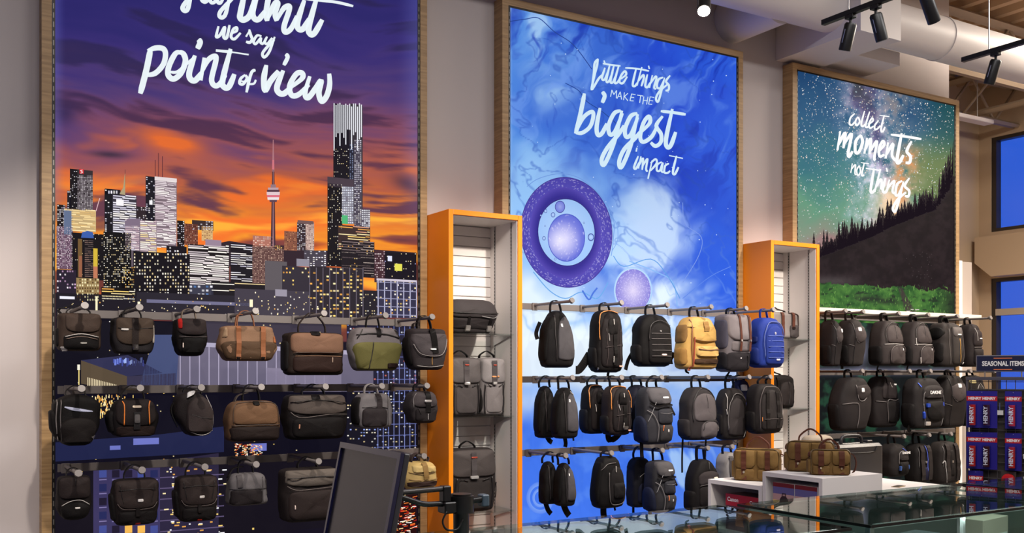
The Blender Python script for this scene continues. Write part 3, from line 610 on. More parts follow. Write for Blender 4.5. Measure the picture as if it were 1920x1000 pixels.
A2 = ((17, [(238, 78), (212, 110), (206, 180), (190, 300)]), (17, [(236, 80), (228, 130), (212, 190), (190, 300), (240, 222), (272, 190)]), (16, [(286, 142), (264, 218), (284, 226), (312, 160)]), (16, [(278, 90), (286, 112)]),
 (16, [(322, 116), (296, 232), (314, 240), (342, 175)]), (16, [(352, 120), (326, 238), (344, 246), (368, 190)]), (16, [(386, 126), (356, 240), (374, 250), (402, 206)]), (13, [(270, 112), (330, 122), (398, 130)]),
 (16, [(400, 224), (438, 192), (430, 168), (404, 196), (390, 242), (414, 254), (446, 206)]),
 (16, [(512, 144), (486, 258), (500, 276), (520, 250)]), (13, [(432, 144), (520, 150), (604, 166)]), (16, [(552, 138), (516, 272)]), (16, [(522, 244), (560, 196), (566, 218), (548, 276)]), (16, [(592, 190), (576, 270), (594, 282), (612, 250)]), (15, [(600, 128), (606, 152)]),
 (16, [(628, 196), (606, 288)]), (15, [(610, 262), (650, 206), (656, 226), (640, 284), (656, 296)]), (16, [(706, 212), (672, 228), (660, 278), (684, 290), (712, 230)]), (16, [(716, 214), (690, 320), (668, 388), (654, 362), (680, 312), (738, 262)]), (16, [(756, 198), (726, 240), (746, 268), (744, 302), (722, 308)]),
 (9, [(336, 302), (326, 352)]), (9, [(336, 304), (350, 336)]), (9, [(350, 336), (370, 306)]), (9, [(370, 306), (368, 362)]), (9, [(372, 366), (396, 316)]), (9, [(396, 316), (406, 372)]), (8, [(380, 350), (404, 350)]),
 (9, [(426, 320), (420, 376)]), (9, [(452, 326), (424, 352)]), (9, [(426, 350), (452, 382)]), (9, [(478, 330), (466, 382)]), (8, [(478, 332), (506, 337)]), (8, [(472, 356), (496, 358)]), (8, [(466, 381), (492, 382)]),
 (9, [(518, 340), (562, 347)]), (9, [(543, 344), (536, 396)]), (9, [(566, 350), (558, 406)]), (9, [(596, 352), (586, 408)]), (8, [(562, 378), (592, 380)]), (9, [(612, 350), (600, 407)]), (8, [(612, 352), (642, 358)]), (8, [(606, 378), (632, 382)]), (8, [(600, 405), (626, 407)]),
 (32, [(138, 328), (108, 480), (74, 618)]), (29, [(80, 600), (132, 500), (190, 460), (202, 494), (178, 568), (122, 612), (76, 612)]), (31, [(250, 432), (226, 566), (234, 626), (264, 616), (300, 545)]), (29, [(266, 316), (284, 346), (266, 396)]),
 (30, [(400, 452), (352, 472), (312, 560), (322, 624), (360, 600), (412, 470)]), (30, [(408, 452), (352, 680), (282, 840), (262, 804), (302, 722), (384, 622), (424, 560)]),
 (30, [(520, 472), (472, 492), (432, 580), (438, 640), (476, 620), (522, 500)]), (30, [(522, 478), (472, 700), (406, 858), (388, 820), (424, 732), (502, 652), (544, 600)]),
 (29, [(532, 620), (608, 542), (602, 494), (564, 540), (540, 640), (562, 678), (622, 640), (664, 560)]), (28, [(702, 492), (656, 560), (690, 620), (688, 680), (650, 708), (616, 682)]), (31, [(772, 440), (726, 656), (736, 716), (762, 700), (796, 606)]), (22, [(688, 456), (780, 466), (868, 480)]),
 (16, [(526, 780), (496, 858), (510, 870), (536, 822)]), (16, [(516, 720), (511, 748)]), (16, [(546, 782), (526, 870)]), (15, [(530, 850), (560, 796), (554, 880)]), (15, [(558, 852), (592, 800), (582, 872), (594, 892)]),
 (16, [(626, 812), (596, 944)]), (15, [(614, 832), (650, 802), (658, 832), (614, 886)]), (15, [(696, 822), (664, 842), (660, 882), (682, 884), (702, 830), (694, 888), (712, 896)]), (15, [(748, 834), (720, 850), (714, 896), (736, 902), (756, 886)]),
 (17, [(802, 778), (776, 890), (790, 910), (816, 860)]), (12, [(748, 776), (848, 797)]))
brush(L2, A2[:-11], 1060, 90, 3.846, (210, 234, 248))
L2.build('lettering', T2)
L2 = Print(); brush(L2, A2[-11:], 1060, 90, 3.846, (210, 234, 248)); L2.build('lettering', T2)

# --- picture 3: starry night over a forest edge
T3, cx0, cx1, cz1, cz0 = lightbox('lightbox', 'tall oak-framed lightbox with a starry night sky above dark forest', 6.574, 8.925, EYE+2.704)
P3 = Print((cx0, cx1, cz0, cz1))
TREE = [(1490, 470), (1525, 466), (1560, 452), (1600, 436), (1640, 420), (1670, 404), (1700, 392), (1730, 380), (1755, 372), (1772, 345), (1792, 318)]
def treel(u):
    for (a, p), (b_, q) in zip(TREE, TREE[1:]):
        if u <= b_: return p+(q-p)*(u-a)/(b_-a)
    return TREE[-1][1]
def night(u, v):
    if v > 606:
        c = mixc((20, 24, 26), (34, 66, 50), sstep(.0, .5, fb(u/30, v/30, 2)))
        return mixc(c, (150, 146, 176), math.exp(-((u-1612)/16)**2-((v-655)/30)**2)*.8+.7*math.exp(-((v-697)/7)**2))
    n = fb(u/60, v/60, 6.1); m = fb(u/24, v/24, 2.2)+.6*fb(u/9, v/9, 7)
    c = ramp(((120, (28, 66, 110)), (230, (38, 88, 126)), (310, (52, 114, 124)), (380, (98, 150, 124)), (440, (128, 140, 124)), (470, (150, 120, 120))), v+36*n)
    c = mixc(c, (24, 78, 78), sstep(1700, 1790, u)*.85); c = mixc(c, (112, 126, 74), sstep(1680, 1730, u+40*n)*sstep(240, 310, v)*.85)
    k = 1606+(v-120)*.22; d = (u-k-30*n)/44
    c = mixc(c, mixc((150, 150, 176), (226, 222, 244), sstep(180, 300, v)), min(1, math.exp(-d*d)*(.72+.9*m)))
    d5 = (u-(1690-(v-120)*.06)-20*n)/40; c = mixc(c, (128, 126, 134), min(1, max(0, math.exp(-d5*d5)*sstep(340, 150, v)*(.6+.9*m))))
    d2 = (u-(1700+(v-300)*-.25)-14*n)/22; c = mixc(c, (206, 146, 96), min(1, max(0, math.exp(-d2*d2)*sstep(255, 300, v)*(.75+.8*m))))
    d3 = (u-(1652+(v-300)*.32)-30*n)/10; c = mixc(c, (66, 60, 110), math.exp(-d3*d3)*sstep(370, 260, v)*.75)
    d6 = (u-(1600+(v-150)*.5)-20*n)/9; c = mixc(c, (60, 66, 60), math.exp(-d6*d6)*sstep(230, 150, v)*.7)
    c = mixc(c, (250, 214, 170), math.exp(-((u-1668)/22)**2-((v-385)/34)**2)*.9)
    tl = treel(u)+8+16*fb(u/14, 3, 3)
    if v > tl:
        g = 532+.05*(u-1540)+6*m
        c = mixc((20, 13, 20), (33, 24, 30), .5+m)
        c = mixc(c, (88, 84, 84), math.exp(-((v-528)/10)**2)*sstep(1640, 1560, u)*.6)
        if v > g:
            c = mixc(mixc((34, 76, 36), (84, 132, 60), .5+.6*m+.3*n), (26, 40, 32), sstep(.25, .6, -fb(u/16, v/7, 5)-.3*n)*.8); c = mixc(c, (24, 36, 28), sstep(1745, 1790, u)*.8)
            c = mixc(c, (30, 40, 34), math.exp(-((v-562-.12*(u-1640)-3*m)/6)**2)*sstep(1590, 1620, u)*sstep(1700, 1670, u)*.85)
        p = abs(u-(1690+(v-540)*.35)-6*n)/(5+.12*(v-540))
        if v > 540: c = mixc(c, (60, 48, 52), sstep(1.2, .5, p)*.85)
    return c
P3.grid(cx0, cx1, cz0, cz1, night, 1.9)
rg = random.Random(3)
for i in range(3600):
    u, v = rg.uniform(1496, 1788), rg.uniform(125, 470)
    if v > treel(u)-8: continue
    if rg.random() > .62+.5*math.exp(-((u-1612-(v-120)*.2)/60)**2)-.3*sstep(330, 440, v): continue
    r = rg.choice((.4, .5, .55, .7, .8, 1.15)); k = rg.uniform(.75, 1); c = tuple(k*q for q in rg.choice(((255, 255, 255), (214, 240, 250), (255, 236, 220))))
    P3.poly([(u-r, v), (u, v-r*1.3), (u+r, v), (u, v+r*1.3)], c, 3)
def spruce(u, base, h, w_):
    pts = [(u, base-h)]; n = 5; rt = []
    for i in range(1, n+1):
        y = base-h+h*i/n; k = w_*(i/n)**.8/2
        pts.append((u-k, y)); pts.append((u-k*.55, y-h*.03)); rt += [(u+k, y), (u+k*.55, y-h*.03)]
    P3.poly(pts+[(u, base)], (30, 22, 30), 4); P3.poly([(u, base-h)]+rt+[(u, base)], (30, 22, 30), 4)
spruce(1526, 470, 35, 9)
u = 1534
while u < 1790:
    spruce(u, treel(u)+22, rg.choice((22, 26, 30, 34, 40, 48))*rg.uniform(.9, 1.2), rg.uniform(9, 16)); u += rg.uniform(1.6, 4.4)
for k in range(5): spruce(1768+k*5, 360-k*8, 44+k*6, 14)
for i in range(400):
    u = rg.uniform(1540, 1785); v = rg.uniform(538, 596); P3.line([(u, v), (u+rg.uniform(-1, 1), v-rg.uniform(2, 5))], .7, rg.choice(((96, 146, 66), (50, 100, 46), (36, 76, 38), (110, 158, 80))), 3)
for i in range(50):
    v = rg.uniform(580, 606); u = 1690+(v-540)*.35+rg.uniform(-10, 14); P3.line([(u, v), (u+rg.uniform(3, 9), v)], 1.2, rg.choice(((170, 150, 150), (110, 94, 98), (210, 200, 200))), 4)
for i in range(40):
    u = rg.uniform(1700, 1745)+rg.uniform(-4, 4); v = rg.uniform(470, 545); P3.rect(u, u+1, v, v+1.2, (74, 66, 70), 4)
P3.build('night_sky_picture', T3)
L3 = Print()
A3 = ((14, [(262, 95), (228, 130), (220, 178), (242, 184), (260, 160)]), (14, [(286, 120), (266, 160), (276, 190), (300, 160), (288, 122)]), (14, [(338, 75), (312, 178), (326, 196), (344, 176)]), (14, [(378, 80), (346, 188), (360, 202), (378, 180)]),
 (14, [(370, 182), (404, 152), (396, 132), (372, 176), (380, 210), (408, 194)]), (14, [(448, 150), (418, 188), (420, 220), (442, 212), (460, 190)]), (15, [(492, 108), (466, 218), (480, 236), (498, 200)]), (11, [(454, 110), (532, 120)]),
 (25, [(148, 234), (126, 382)]), (24, [(132, 344), (186, 246), (172, 368)]), (24, [(180, 334), (236, 254), (210, 400), (218, 432), (244, 390)]), (24, [(310, 262), (270, 312), (266, 394), (292, 398), (322, 320), (308, 264)]),
 (24, [(358, 286), (336, 410)]), (22, [(340, 384), (386, 292), (376, 414)]), (22, [(386, 386), (434, 312), (414, 440), (424, 462)]), (22, [(440, 402), (490, 342), (480, 312), (452, 368), (456, 430), (494, 416)]),
 (24, [(522, 322), (502, 448)]), (22, [(506, 424), (560, 332), (552, 420), (582, 468)]), (26, [(628, 250), (592, 452), (608, 480), (642, 420)]), (20, [(542, 260), (660, 276), (782, 296)]), (24, [(706, 312), (668, 388), (696, 430), (690, 478), (658, 480)]),
 (13, [(242, 486), (230, 560)]), (12, [(236, 532), (266, 496), (262, 560), (272, 576)]), (12, [(296, 502), (276, 540), (286, 580), (306, 550), (296, 502)]), (13, [(336, 480), (316, 576), (336, 576)]), (10, [(308, 480), (372, 488)]),
 (22, [(412, 526), (386, 690), (400, 712), (424, 684)]), (16, [(348, 524), (452, 540)]), (22, [(462, 530), (416, 708)]), (20, [(426, 672), (462, 612), (472, 640), (464, 690)]), (21, [(502, 600), (480, 694), (500, 712), (520, 680)]), (19, [(508, 520), (516, 552)]),
 (21, [(532, 612), (506, 716)]), (19, [(510, 690), (570, 622), (556, 700), (574, 724)]), (20, [(632, 622), (592, 650), (580, 728), (606, 728), (642, 640)]), (21, [(642, 628), (602, 790), (576, 862), (560, 832), (602, 762), (662, 712)]), (20, [(688, 600), (652, 660), (686, 700), (680, 742), (652, 740)]))
brush(L3, A3, 1540, 190, 4.168, (252, 254, 255))
L3.build('lettering', T3)
# ------------------------------------------------------------------ bags
def lerpt(tab, t):
    if t <= tab[0][0]: return tab[0][1]
    for (a, p), (b_, q) in zip(tab, tab[1:]):
        if t <= b_:
            k = (t-a)/(b_-a) if b_ > a else 0; k = k*k*(3-2*k); return p+(q-p)*k
    return tab[-1][1]
class Body:
    # soft bag body: origin at the bottom centre, front towards -y
    def __init__(s, W, D, H, w=((0, 1), (1, 1)), f=((0, 1), (1, 1)), rb=.03, rt=(.06, .05), rd=.05, e=4, amp=.004, seed=0, shift=0):
        s.W, s.D, s.H, s.wt, s.ft, s.rb, s.rt, s.rd, s.e, s.amp, s.seed, s.sh = W, D, H, w, f, rb, rt, rd, e, amp, seed, shift
    def ins(s, z, side):
        q = max(0, (s.rb-z)/s.rb) if s.rb else 0; a = s.rb*(1-math.sqrt(max(0, 1-q*q)))
        rz = s.rt[1] if side else min(s.rt[1], s.rd)
        q = max(0, min(1, (z-(s.H-rz))/rz)) if rz else 0
        return a+(s.rt[0] if side else s.rd)*(1-math.sqrt(max(0, 1-q*q)))
    def hw(s, z): return max(.006, s.W/2*lerpt(s.wt, z/s.H)-s.ins(z, 1))
    def df(s, z): return max(.006, s.D/2*lerpt(s.ft, z/s.H)-s.ins(z, 0))
    def db(s, z): return max(.006, s.D/2-s.ins(z, 0))
    def cx(s, z): return s.sh*(z/s.H-.5)
    def nz(s, x, z, k=0): return s.amp*(mnoise.noise(Vector((x*16+s.seed*7.3, z*16, k+s.seed)))+.6*mnoise.noise(Vector((x*40, z*34, 5+k+s.seed*3))))
    def front(s, x, z):
        z = min(max(z, .004), s.H-.004); w = s.hw(z); q = min(.985, abs(x-s.cx(z))/w)
        return -s.df(z)*(1-q**s.e)**(1/s.e)-s.nz(x, z)
    def left(s, y, z):
        z = min(max(z, .004), s.H-.004); d = s.df(z) if y < 0 else s.db(z); q = min(.985, abs(y)/d)
        return s.cx(z)-s.hw(z)*(1-q**s.e)**(1/s.e)
    def mesh(s):
        m = MB(); zs = []; n = 20
        for i in range(n+1):
            t = i/n; zs.append(s.H*(.5-.5*math.cos(PI*t))*.55+s.H*t*.45)
        M = 36; vs = []; fs = []
        for z in zs:
            w, a, c = s.hw(z), s.df(z), s.db(z); x0 = s.cx(z)
            for k in range(M):
                g = 2*PI*k/M; cc, ss = math.cos(g), math.sin(g)
                x = x0+w*math.copysign(abs(cc)**(2/s.e), cc)
                y = math.copysign(abs(ss)**(2/s.e), ss)*(c if ss > 0 else a)
                if ss < 0: y -= s.nz(x, z)*min(1, -ss*2)
                else: x += s.nz(y, z, 9)*abs(cc)
                if ss < 0: x += s.nz(y, z, 9)*abs(cc)
                vs.append((x, y, z))
        N = len(zs)
        for i in range(N-1):
            for k in range(M): fs.append((i*M+k, i*M+(k+1) % M, (i+1)*M+(k+1) % M, (i+1)*M+k))
        fs.append(tuple(range(M-1, -1, -1))); fs.append(tuple(range((N-1)*M, N*M)))
        return m.add(vs, fs)
def outline(sh, x0, x1, z0, z1, n=28):
    cx, cz, w, h = (x0+x1)/2, (z0+z1)/2, (x1-x0)/2, (z1-z0)/2
    if isinstance(sh, (list, tuple)):
        P = cat([(p[0], p[1], 0) for p in sh]+[(sh[0][0], sh[0][1], 0)], 4)[:-1]
        return [(cx+p.x*w, cz+p.y*h) for p in P]
    if sh == 'cham':
        return [(cx+a*w, cz+b_*h) for a, b_ in ((-1, 1), (-.5, 1), (0, 1), (.5, 1), (1, 1), (1, .4), (1, -.2), (1, -.62), (.84, -.82), (.66, -1), (.3, -1), (0, -1), (-.3, -1), (-.66, -1), (-.84, -.82), (-1, -.62), (-1, -.2), (-1, .4))]
    out = []
    for k in range(n):
        g = 2*PI*(k+.5)/n; c, s_ = math.cos(g), math.sin(g)
        if sh == 'oval': e = 2
        elif sh == 'dome': e = 2.3 if s_ > 0 else 7
        elif sh == 'flap': e = 8 if s_ > 0 else 3.2
        else: e = 5.5
        out.append((cx+w*math.copysign(abs(c)**(2/e), c), cz+h*math.copysign(abs(s_)**(2/e), s_)))
    return out
def pillow(B, pts, th, rings=5, left=False):
    f = B.left if left else B.front
    n = len(pts); cx = sum(p[0] for p in pts)/n; cz = sum(p[1] for p in pts)/n
    def P(a, z, o): return (f(a, z)-o, a, z) if left else (a, f(a, z)-o, z)
    m = MB(); vs = []; fs = []
    for j in range(rings+2):
        r = 1 if j > rings else 1-j/(rings+.0)
        if j == 0: off = -.006; r = 1
        else:
            r = 1-(j-1)/rings*.999; off = th*(1-max(0, r)**5)**.5 if j > 1 else .0005
        if j == 2: r = .97; off = th*.55
        if j == 3: r = .9; off = th*.86
        for p in pts: vs.append(P(cx+(p[0]-cx)*r, cz+(p[1]-cz)*r, off))
    for j in range(rings+1):
        for k in range(n): fs.append((j*n+k, j*n+(k+1) % n, (j+1)*n+(k+1) % n, (j+1)*n+k))
    fs.append(tuple((rings+1)*n+k for k in range(n)))
    return m.add(vs, fs)
def on(B, path, off, k=5, left=False):
    P = cat([(p[0], 0, p[1]) for p in path], k) if len(path) > 2 else [Vector((path[0][0], 0, path[0][1])).lerp(Vector((path[1][0], 0, path[1][1])), i/8) for i in range(9)]
    return [Vector((p.x, B.front(p.x, p.z)-off, p.z)) if not left else Vector((B.left(p.x, p.z)-off, p.x, p.z)) for p in P]
RAILARMS = {}
BK, BR, CH, TAN, OL = (26, 22, 23), (56, 44, 38), (58, 54, 54), (190, 150, 86), (116, 94, 52)
GREYF, LGREY, ORANGE, STEEL, LEATH = (92, 88, 90), (128, 122, 122), (216, 120, 44), (176, 170, 166), (78, 44, 34)
BLUEF, NAVY, DB = (30, 48, 122), (24, 32, 74), (40, 36, 38)
NSEED = [0]
def make_bag(name, label, category, group, loc, rz, W, D, H, col, feats, w=((0, 1), (1, 1)), f=((0, 1), (1, 1)), rb=.03, rt=(.06, .05), rd=.04, e=4, amp=.0055, hang=None, shift=0, rough=.72):
    NSEED[0] += 1; sd = NSEED[0]; rg = random.Random(sd)
    t = thing(name, label, category, loc, rz, group)
    k = min(W/.25, H/.25, 1)
    B = Body(W, D, H, w, f, rb*k, rt, min(rd, D*.45), e, amp, sd, shift)
    smooth_by_angle(B.mesh().build('body', fab(col, rough), t), 50)
    X = lambda x: x*W/2
    Z = lambda z: z*H
    for ft in feats:
        q = ft[0]
        if q in ('pocket', 'flap', 'panel', 'side_pocket', 'side_panel', 'logo', 'buckle', 'tag', 'lower_panel', 'lid'):
            _, x0, x1, z0, z1, th, c, sh = ft[:8]; L = q.startswith('side')
            sc_ = D/2 if L else W/2
            pts = outline(sh, x0*sc_, x1*sc_, Z(z0), Z(z1))
            if not L: pts = [(max(-.97*B.hw(min(max(pz, .002), H*.995))+B.cx(pz), min(.97*B.hw(min(max(pz, .002), H*.995))+B.cx(pz), px)), pz) for px, pz in pts]
            else: pts = [(max(-.95*B.df(min(max(pz, .002), H*.995)), min(.95*B.db(min(max(pz, .002), H*.995)), px)), pz) for px, pz in pts]
            base = ft[8] if len(ft) > 8 else 0
            m = pillow(B, pts, th, 5, L)
            if base:
                ax = 0 if L else 1
                m.v = [tuple(c_-(base if i == ax else 0) for i, c_ in enumerate(p)) for p in m.v]
            mt = c if not isinstance(c, tuple) else (mat('logo_print', c, .5) if q == 'logo' else mat('buckle_metal', c, .3, .7) if q == 'buckle' else fab(c, rough))
            smooth_by_angle(m.build(q, mt, t), 50)
        elif q in ('zipper', 'piping', 'seam', 'cord'):
            _, path, c, r, off = ft[:5]; L = len(ft) > 5
            P = on(B, [((D/2 if L else W/2)*a, Z(b_)) for a, b_ in path], off, 5, L)
            MB().tube(P, r, 6).build(q, mat('zip_tape' if q != 'piping' else 'piping_cord', c, .45), t, True)
        elif q == 'strap':
            _, path, c, wd, off = ft[:5]
            P = on(B, [(X(a), Z(b_)) for a, b_ in path], off)
            m = MB(); s_ = P[-1]-P[0]; side = (0, 0, 1) if abs(s_.x) > abs(s_.z) else (1, 0, 0)
            m.band(P, side, wd, .004).build('strap', fab(c, .55), t, False)
        elif q == 'handle':
            _, sp, c, wd, off = ft[:5]
            if hang:
                ax, az, ay = hang[0], hang[1], (hang[2] if len(hang) > 2 else D*.15)
            else: ax, az, ay = 0, H+ft[5], D*.1
            zt = H-.012; s_ = sp
            top = az+.0172
            P = cat([(-s_, ay*.6, zt), (-s_*.95, ay*.9, zt+(top-zt)*.45), (ax-min(s_*.75, .03), ay, top-.012), (ax, ay, top), (ax+min(s_*.75, .03), ay, top-.012), (s_*.95, ay*.9, zt+(top-zt)*.45), (s_, ay*.6, zt)], 5)
            MB().band(P, (0, 1, 0), wd, ft[6] if len(ft) > 6 else .005).build('handle', fab(c, .6), t, False)
        elif q == 'dangle':
            _, path, c, wd = ft[:4]; P = cat([(X(a), D/2*b_, Z(z)) for a, b_, z in path], 5)
            MB().band(P, ft[4] if len(ft) > 4 else (1, 0, 0), wd, .005).build('hanging_strap', fab(c, .6), t, False)
        elif q == 'harness':
            c = ft[1]
            for sg in (-1, 1):
                P = cat([(X(.35)*sg, D/2-.008, H*.9), (X(.5)*sg, D/2+.03, H*.72), (X(.6)*sg, D/2+.03, H*.4), (X(.72)*sg, D/2+.012, H*.12), (X(.74)*sg, D/2-.006, H*.06)], 5)
                MB().band(P, (1, 0, 0), .05, .012).build('shoulder_strap', fab(c, .7), t, False)
    return t
class Rail:
    def __init__(s, x0, x1, z, y1=5.59, y0=PY-.006): s.x0, s.x1, s.z, s.y1, s.y0, s.arms = x0, x1, z, y1, y0, []
    def arm(s, X, y=None):
        for a in s.arms:
            if abs(a[0]-X) < .035: return a[0]
        s.arms.append((X, y or s.y1)); return X
def pairx(*ps):
    # one hook carries both bags: its place is midway between their centres
    return sum((at_y(p[0][0], 0, p[1]-.3*p[2]).x+at_y(p[0][1], 0, p[1]-.9*p[2]).x)/2 for p in ps)/len(ps)
def hung(rail, label, group, px, yb, d, col, feats, category='bag', name='shoulder_bag', ax=None, drop=None, **kw):
    # px: the bag's outline in the photograph's pixels; yb: how far along the hook its back hangs; d: its depth
    u0, u1, v0, v1 = px; yf = yb-d
    X0, X1 = at_y(u0, 0, yb-.3*d).x, at_y(u1, 0, yf+.1*d).x
    ym = yb-d*.6; uc = (u0+u1)/2; ztop, zbot = at_y(uc, v0, ym).z, at_y(uc, v1, yf+.2*d).z
    W = X1-X0; xc = (X0+X1)/2; H = ztop-zbot
    A = rail.arm(xc if ax is None else ax); hy = (yb+yf)/2+d*.15
    kw.setdefault('rt', (W*.12, H*.1))
    return make_bag(name, label, category, group, (xc, (yb+yf)/2, zbot), 0, W, d, H, col, feats, hang=(A-xc, rail.z-.012-zbot, d*.15), **kw)
# the grey hanging rails
PR1, PR2, PR3 = EYE+.352, EYE-.082, EYE-.523
QR1, QR2, QR3 = EYE+.498, EYE-.035, EYE-.570
SR1, SR2, SR3 = EYE+.515, EYE+.012, EYE-.56
RA = [Rail(.70, 2.95, PR1, 5.56), Rail(.70, 2.95, PR2, 5.56), Rail(.70, 2.95, PR3, 5.56)]
RB = [Rail(3.70, 5.90, QR1), Rail(3.70, 5.90, QR2), Rail(3.70, 5.90, QR3)]
RC = [Rail(6.66, 8.84, SR1), Rail(6.66, 8.84, SR2), Rail(6.66, 8.84, SR3)]
G1, G2, G3 = 'camera shoulder bags on the city lightbox', 'backpacks on the blue lightbox', 'backpacks on the starry lightbox'
FLAPB = lambda c, z=.35: ('flap', -.97, .97, z, .99, .012, c, 'flap')
LOGO = lambda x, z, w=.2, h=.03, c=(214, 210, 206), b_=.011: ('logo', x-w/2, x+w/2, z-h/2, z+h/2, .003, c, 'r', b_)
HB = ('handle', .045, BK, .022, 0)
def SIDEP(c, z0=.08, z1=.45): return ('side_pocket', -.6, .7, z0, z1, .014, c, 'r')
def DANG(x, c=BK, l=.2, w=.022): return ('dangle', [(x, .3, .06), (x+.05, .5, -.03), (x-.02, .4, -l)], c, w)
# --- city lightbox, top row
S = RA[0]
hung(S, 'dark brown messenger bag with black zipped lower half, city lightbox top row nearest the frame', G1, (106, 191, 588, 658), 5.86, .16, BR, [
    ('flap', -.72, .95, .48, .98, .012, (64, 52, 46), 'flap'), ('pocket', -.8, .85, .02, .42, .02, BK, 'r'), ('zipper', [(-.75, .36), (0, .44), (.8, .36)], STEEL, .0025, .021), ('zipper', [(-.7, .3), (0, .37), (.75, .3)], (110, 90, 80), .002, .021),
    LOGO(.1, .2, .3, .04, (150, 146, 140), .021), ('handle', .06, BK, .024, 0), ('dangle', [(-.8, -.3, .95), (-.9, .2, 1.1), (-.3, .35, 1.22)], BK, .03, (0, 1, 0)), ('tag', -.95, -.6, -.02, .1, .004, (190, 186, 184), 'r'), ('side_pocket', -.6, .6, .1, .6, .012, BK, 'r')], e=5)
hung(S, 'dark brown flap bag with centre strap and buckle, second in the city lightbox top row', G1, (206, 292, 596, 664), 5.84, .15, DB, [
    ('flap', -.86, .9, .24, .985, .012, (66, 54, 46), 'flap'), ('strap', [(0, .98), (0, .6), (0, .16)], (44, 36, 34), .034, .017), ('buckle', -.14, .14, .1, .26, .008, (70, 66, 66), 'r', .017), ('tag', .84, .95, .3, .8, .004, (200, 190, 180), 'r'),
    LOGO(-.48, .66, .34, .05, (220, 214, 208), .013), ('seam', [(-.8, .7), (0, .68), (.85, .72)], BK, .0015, .013), ('handle', .05, BK, .022, 0), ('dangle', [(-.5, .2, .97), (-.5, .5, 1.08), (-.2, .5, 1.12)], BK, .026, (0, 1, 0))], w=((0, .86), (.4, 1), (1, .96)), e=5)
hung(S, 'small black holster bag with a red zip tag, third along the city lightbox top row', G1, (322, 391, 598, 668), 5.82, .17, BK, [
    ('lid', -.9, .9, .55, .985, .014, (50, 42, 42), 'flap'), ('pocket', -.7, .7, .08, .5, .012, (18, 15, 16), 'r'), ('seam', [(-.85, .52), (0, .5), (.85, .52)], (90, 80, 80), .0015, .014), ('tag', -.86, -.66, .72, 1.0, .006, (190, 40, 36), 'r', .012),
    LOGO(-.62, .28, .05, .13, (240, 220, 210), .012), ('handle', .04, (110, 96, 84), .02, 0)], w=((0, .78), (.5, 1), (1, .9)), rb=.05)
hung(S, 'tan canvas holdall with brown leather straps, fourth along the city lightbox top row', G1, (404, 522, 612, 677), 5.83, .17, (122, 94, 74), [
    ('lower_panel', -.96, .96, .03, .56, .006, (72, 54, 40), 'r'), ('strap', [(-.42, .98), (-.42, .5), (-.42, .05)], (132, 84, 56), .028, .012), ('strap', [(.42, .98), (.42, .5), (.42, .05)], (132, 84, 56), .028, .012),
    ('buckle', -.5, -.34, .02, .12, .008, (40, 34, 30), 'r', .008), ('buckle', .34, .5, .02, .12, .008, (40, 34, 30), 'r', .008), ('tag', .82, .99, .52, .72, .008, (150, 90, 54), 'r'), ('tag', -.98, -.76, .66, .95, .008, (170, 140, 112), 'r'),
    ('handle', .05, (120, 76, 52), .018, 0), ('dangle', [(-.42, -.2, .96), (-.3, .2, 1.3), (-.1, .3, 1.34)], (120, 76, 52), .018, (0, 1, 0))], w=((0, .8), (.4, 1), (1, .86)), rt=(.03, .02), amp=.008)
hung(S, 'brown messenger bag with a wide light brown flap, fifth along the city lightbox top row', G1, (530, 646, 624, 704), 5.84, .17, (40, 30, 26), [
    ('flap', -.92, .97, .5, .985, .014, (108, 80, 64), 'r'), ('pocket', -.86, .9, .06, .46, .014, (44, 28, 24), 'r'), ('seam', [(-.88, .52), (0, .53), (.92, .52)], (70, 50, 40), .002, .016), ('tag', -.25, .08, .93, 1.02, .006, BK, 'r', .012),
    ('piping', [(-.8, .44), (0, .45), (.85, .44)], (140, 104, 80), .002, .014), ('zipper', [(.5, .42), (.5, .3)], (196, 170, 150), .002, .014), ('handle', .085, (46, 36, 32), .022, 0), ('side_pocket', -.7, .6, .1, .8, .014, BK, 'r')], e=5, amp=.006)
hung(S, 'olive green sling bag with grey zipped top, sixth along the city lightbox top row', G1, (648, 757, 615, 696), 5.83, .17, (100, 94, 96), [
    ('lower_panel', -.95, .96, .02, .66, .014, (86, 82, 46), 'r'), ('zipper', [(-.82, .82), (-.3, .86), (.3, .84), (.82, .76)], BK, .004, .004), ('seam', [(-.25, .66), (-.3, .4), (-.42, .04)], BK, .003, .014), ('strap', [(-.03, .99), (-.02, .8)], BK, .028, .007),
    ('tag', .3, .72, .06, .18, .006, (34, 18, 16), 'r', .014), ('zipper', [(.6, .95), (.78, .84), (.9, .66)], BK, .003, .008), ('zipper', [(-.62, .95), (-.82, .74)], BK, .003, .008), ('handle', .045, BK, .02, 0)], w=((0, .78), (.55, 1), (1, .8)), rt=(.04, .03), amp=.008)
hung(S, 'charcoal shoulder bag with curved flap and centre strap overlapping the orange cabinet, top row', G1, (757, 841, 617, 694), 5.75, .17, (50, 44, 46), [
    ('flap', -.9, .93, .36, .86, .014, (72, 66, 68), [(-1, 1), (0, 1.05), (1, 1), (1, .3), (.6, -1), (-.5, -1), (-1, .2)]), ('strap', [(.0, .99), (.12, .7), (.2, .4)], BK, .04, .018), LOGO(.06, .5, .3, .035, (240, 238, 236), .022), ('piping', [(.05, .36), (.05, .12)], (190, 140, 70), .002, .004),
    ('piping', [(-.9, .62), (-.5, .37), (.55, .37), (.9, .75)], (130, 122, 122), .0025, .012), ('seam', [(-.7, .1), (0, .07), (.8, .12)], STEEL, .0015, .004), ('side_pocket', -.6, .6, .1, .8, .014, BK, 'r'), ('handle', .05, BK, .03, 0), ('dangle', [(-.6, .1, .95), (-.5, .4, 1.12), (-.2, .4, 1.16)], (44, 36, 34), .03, (0, 1, 0))], w=((0, .8), (.55, 1), (1, .92)), rt=(.02, .02))
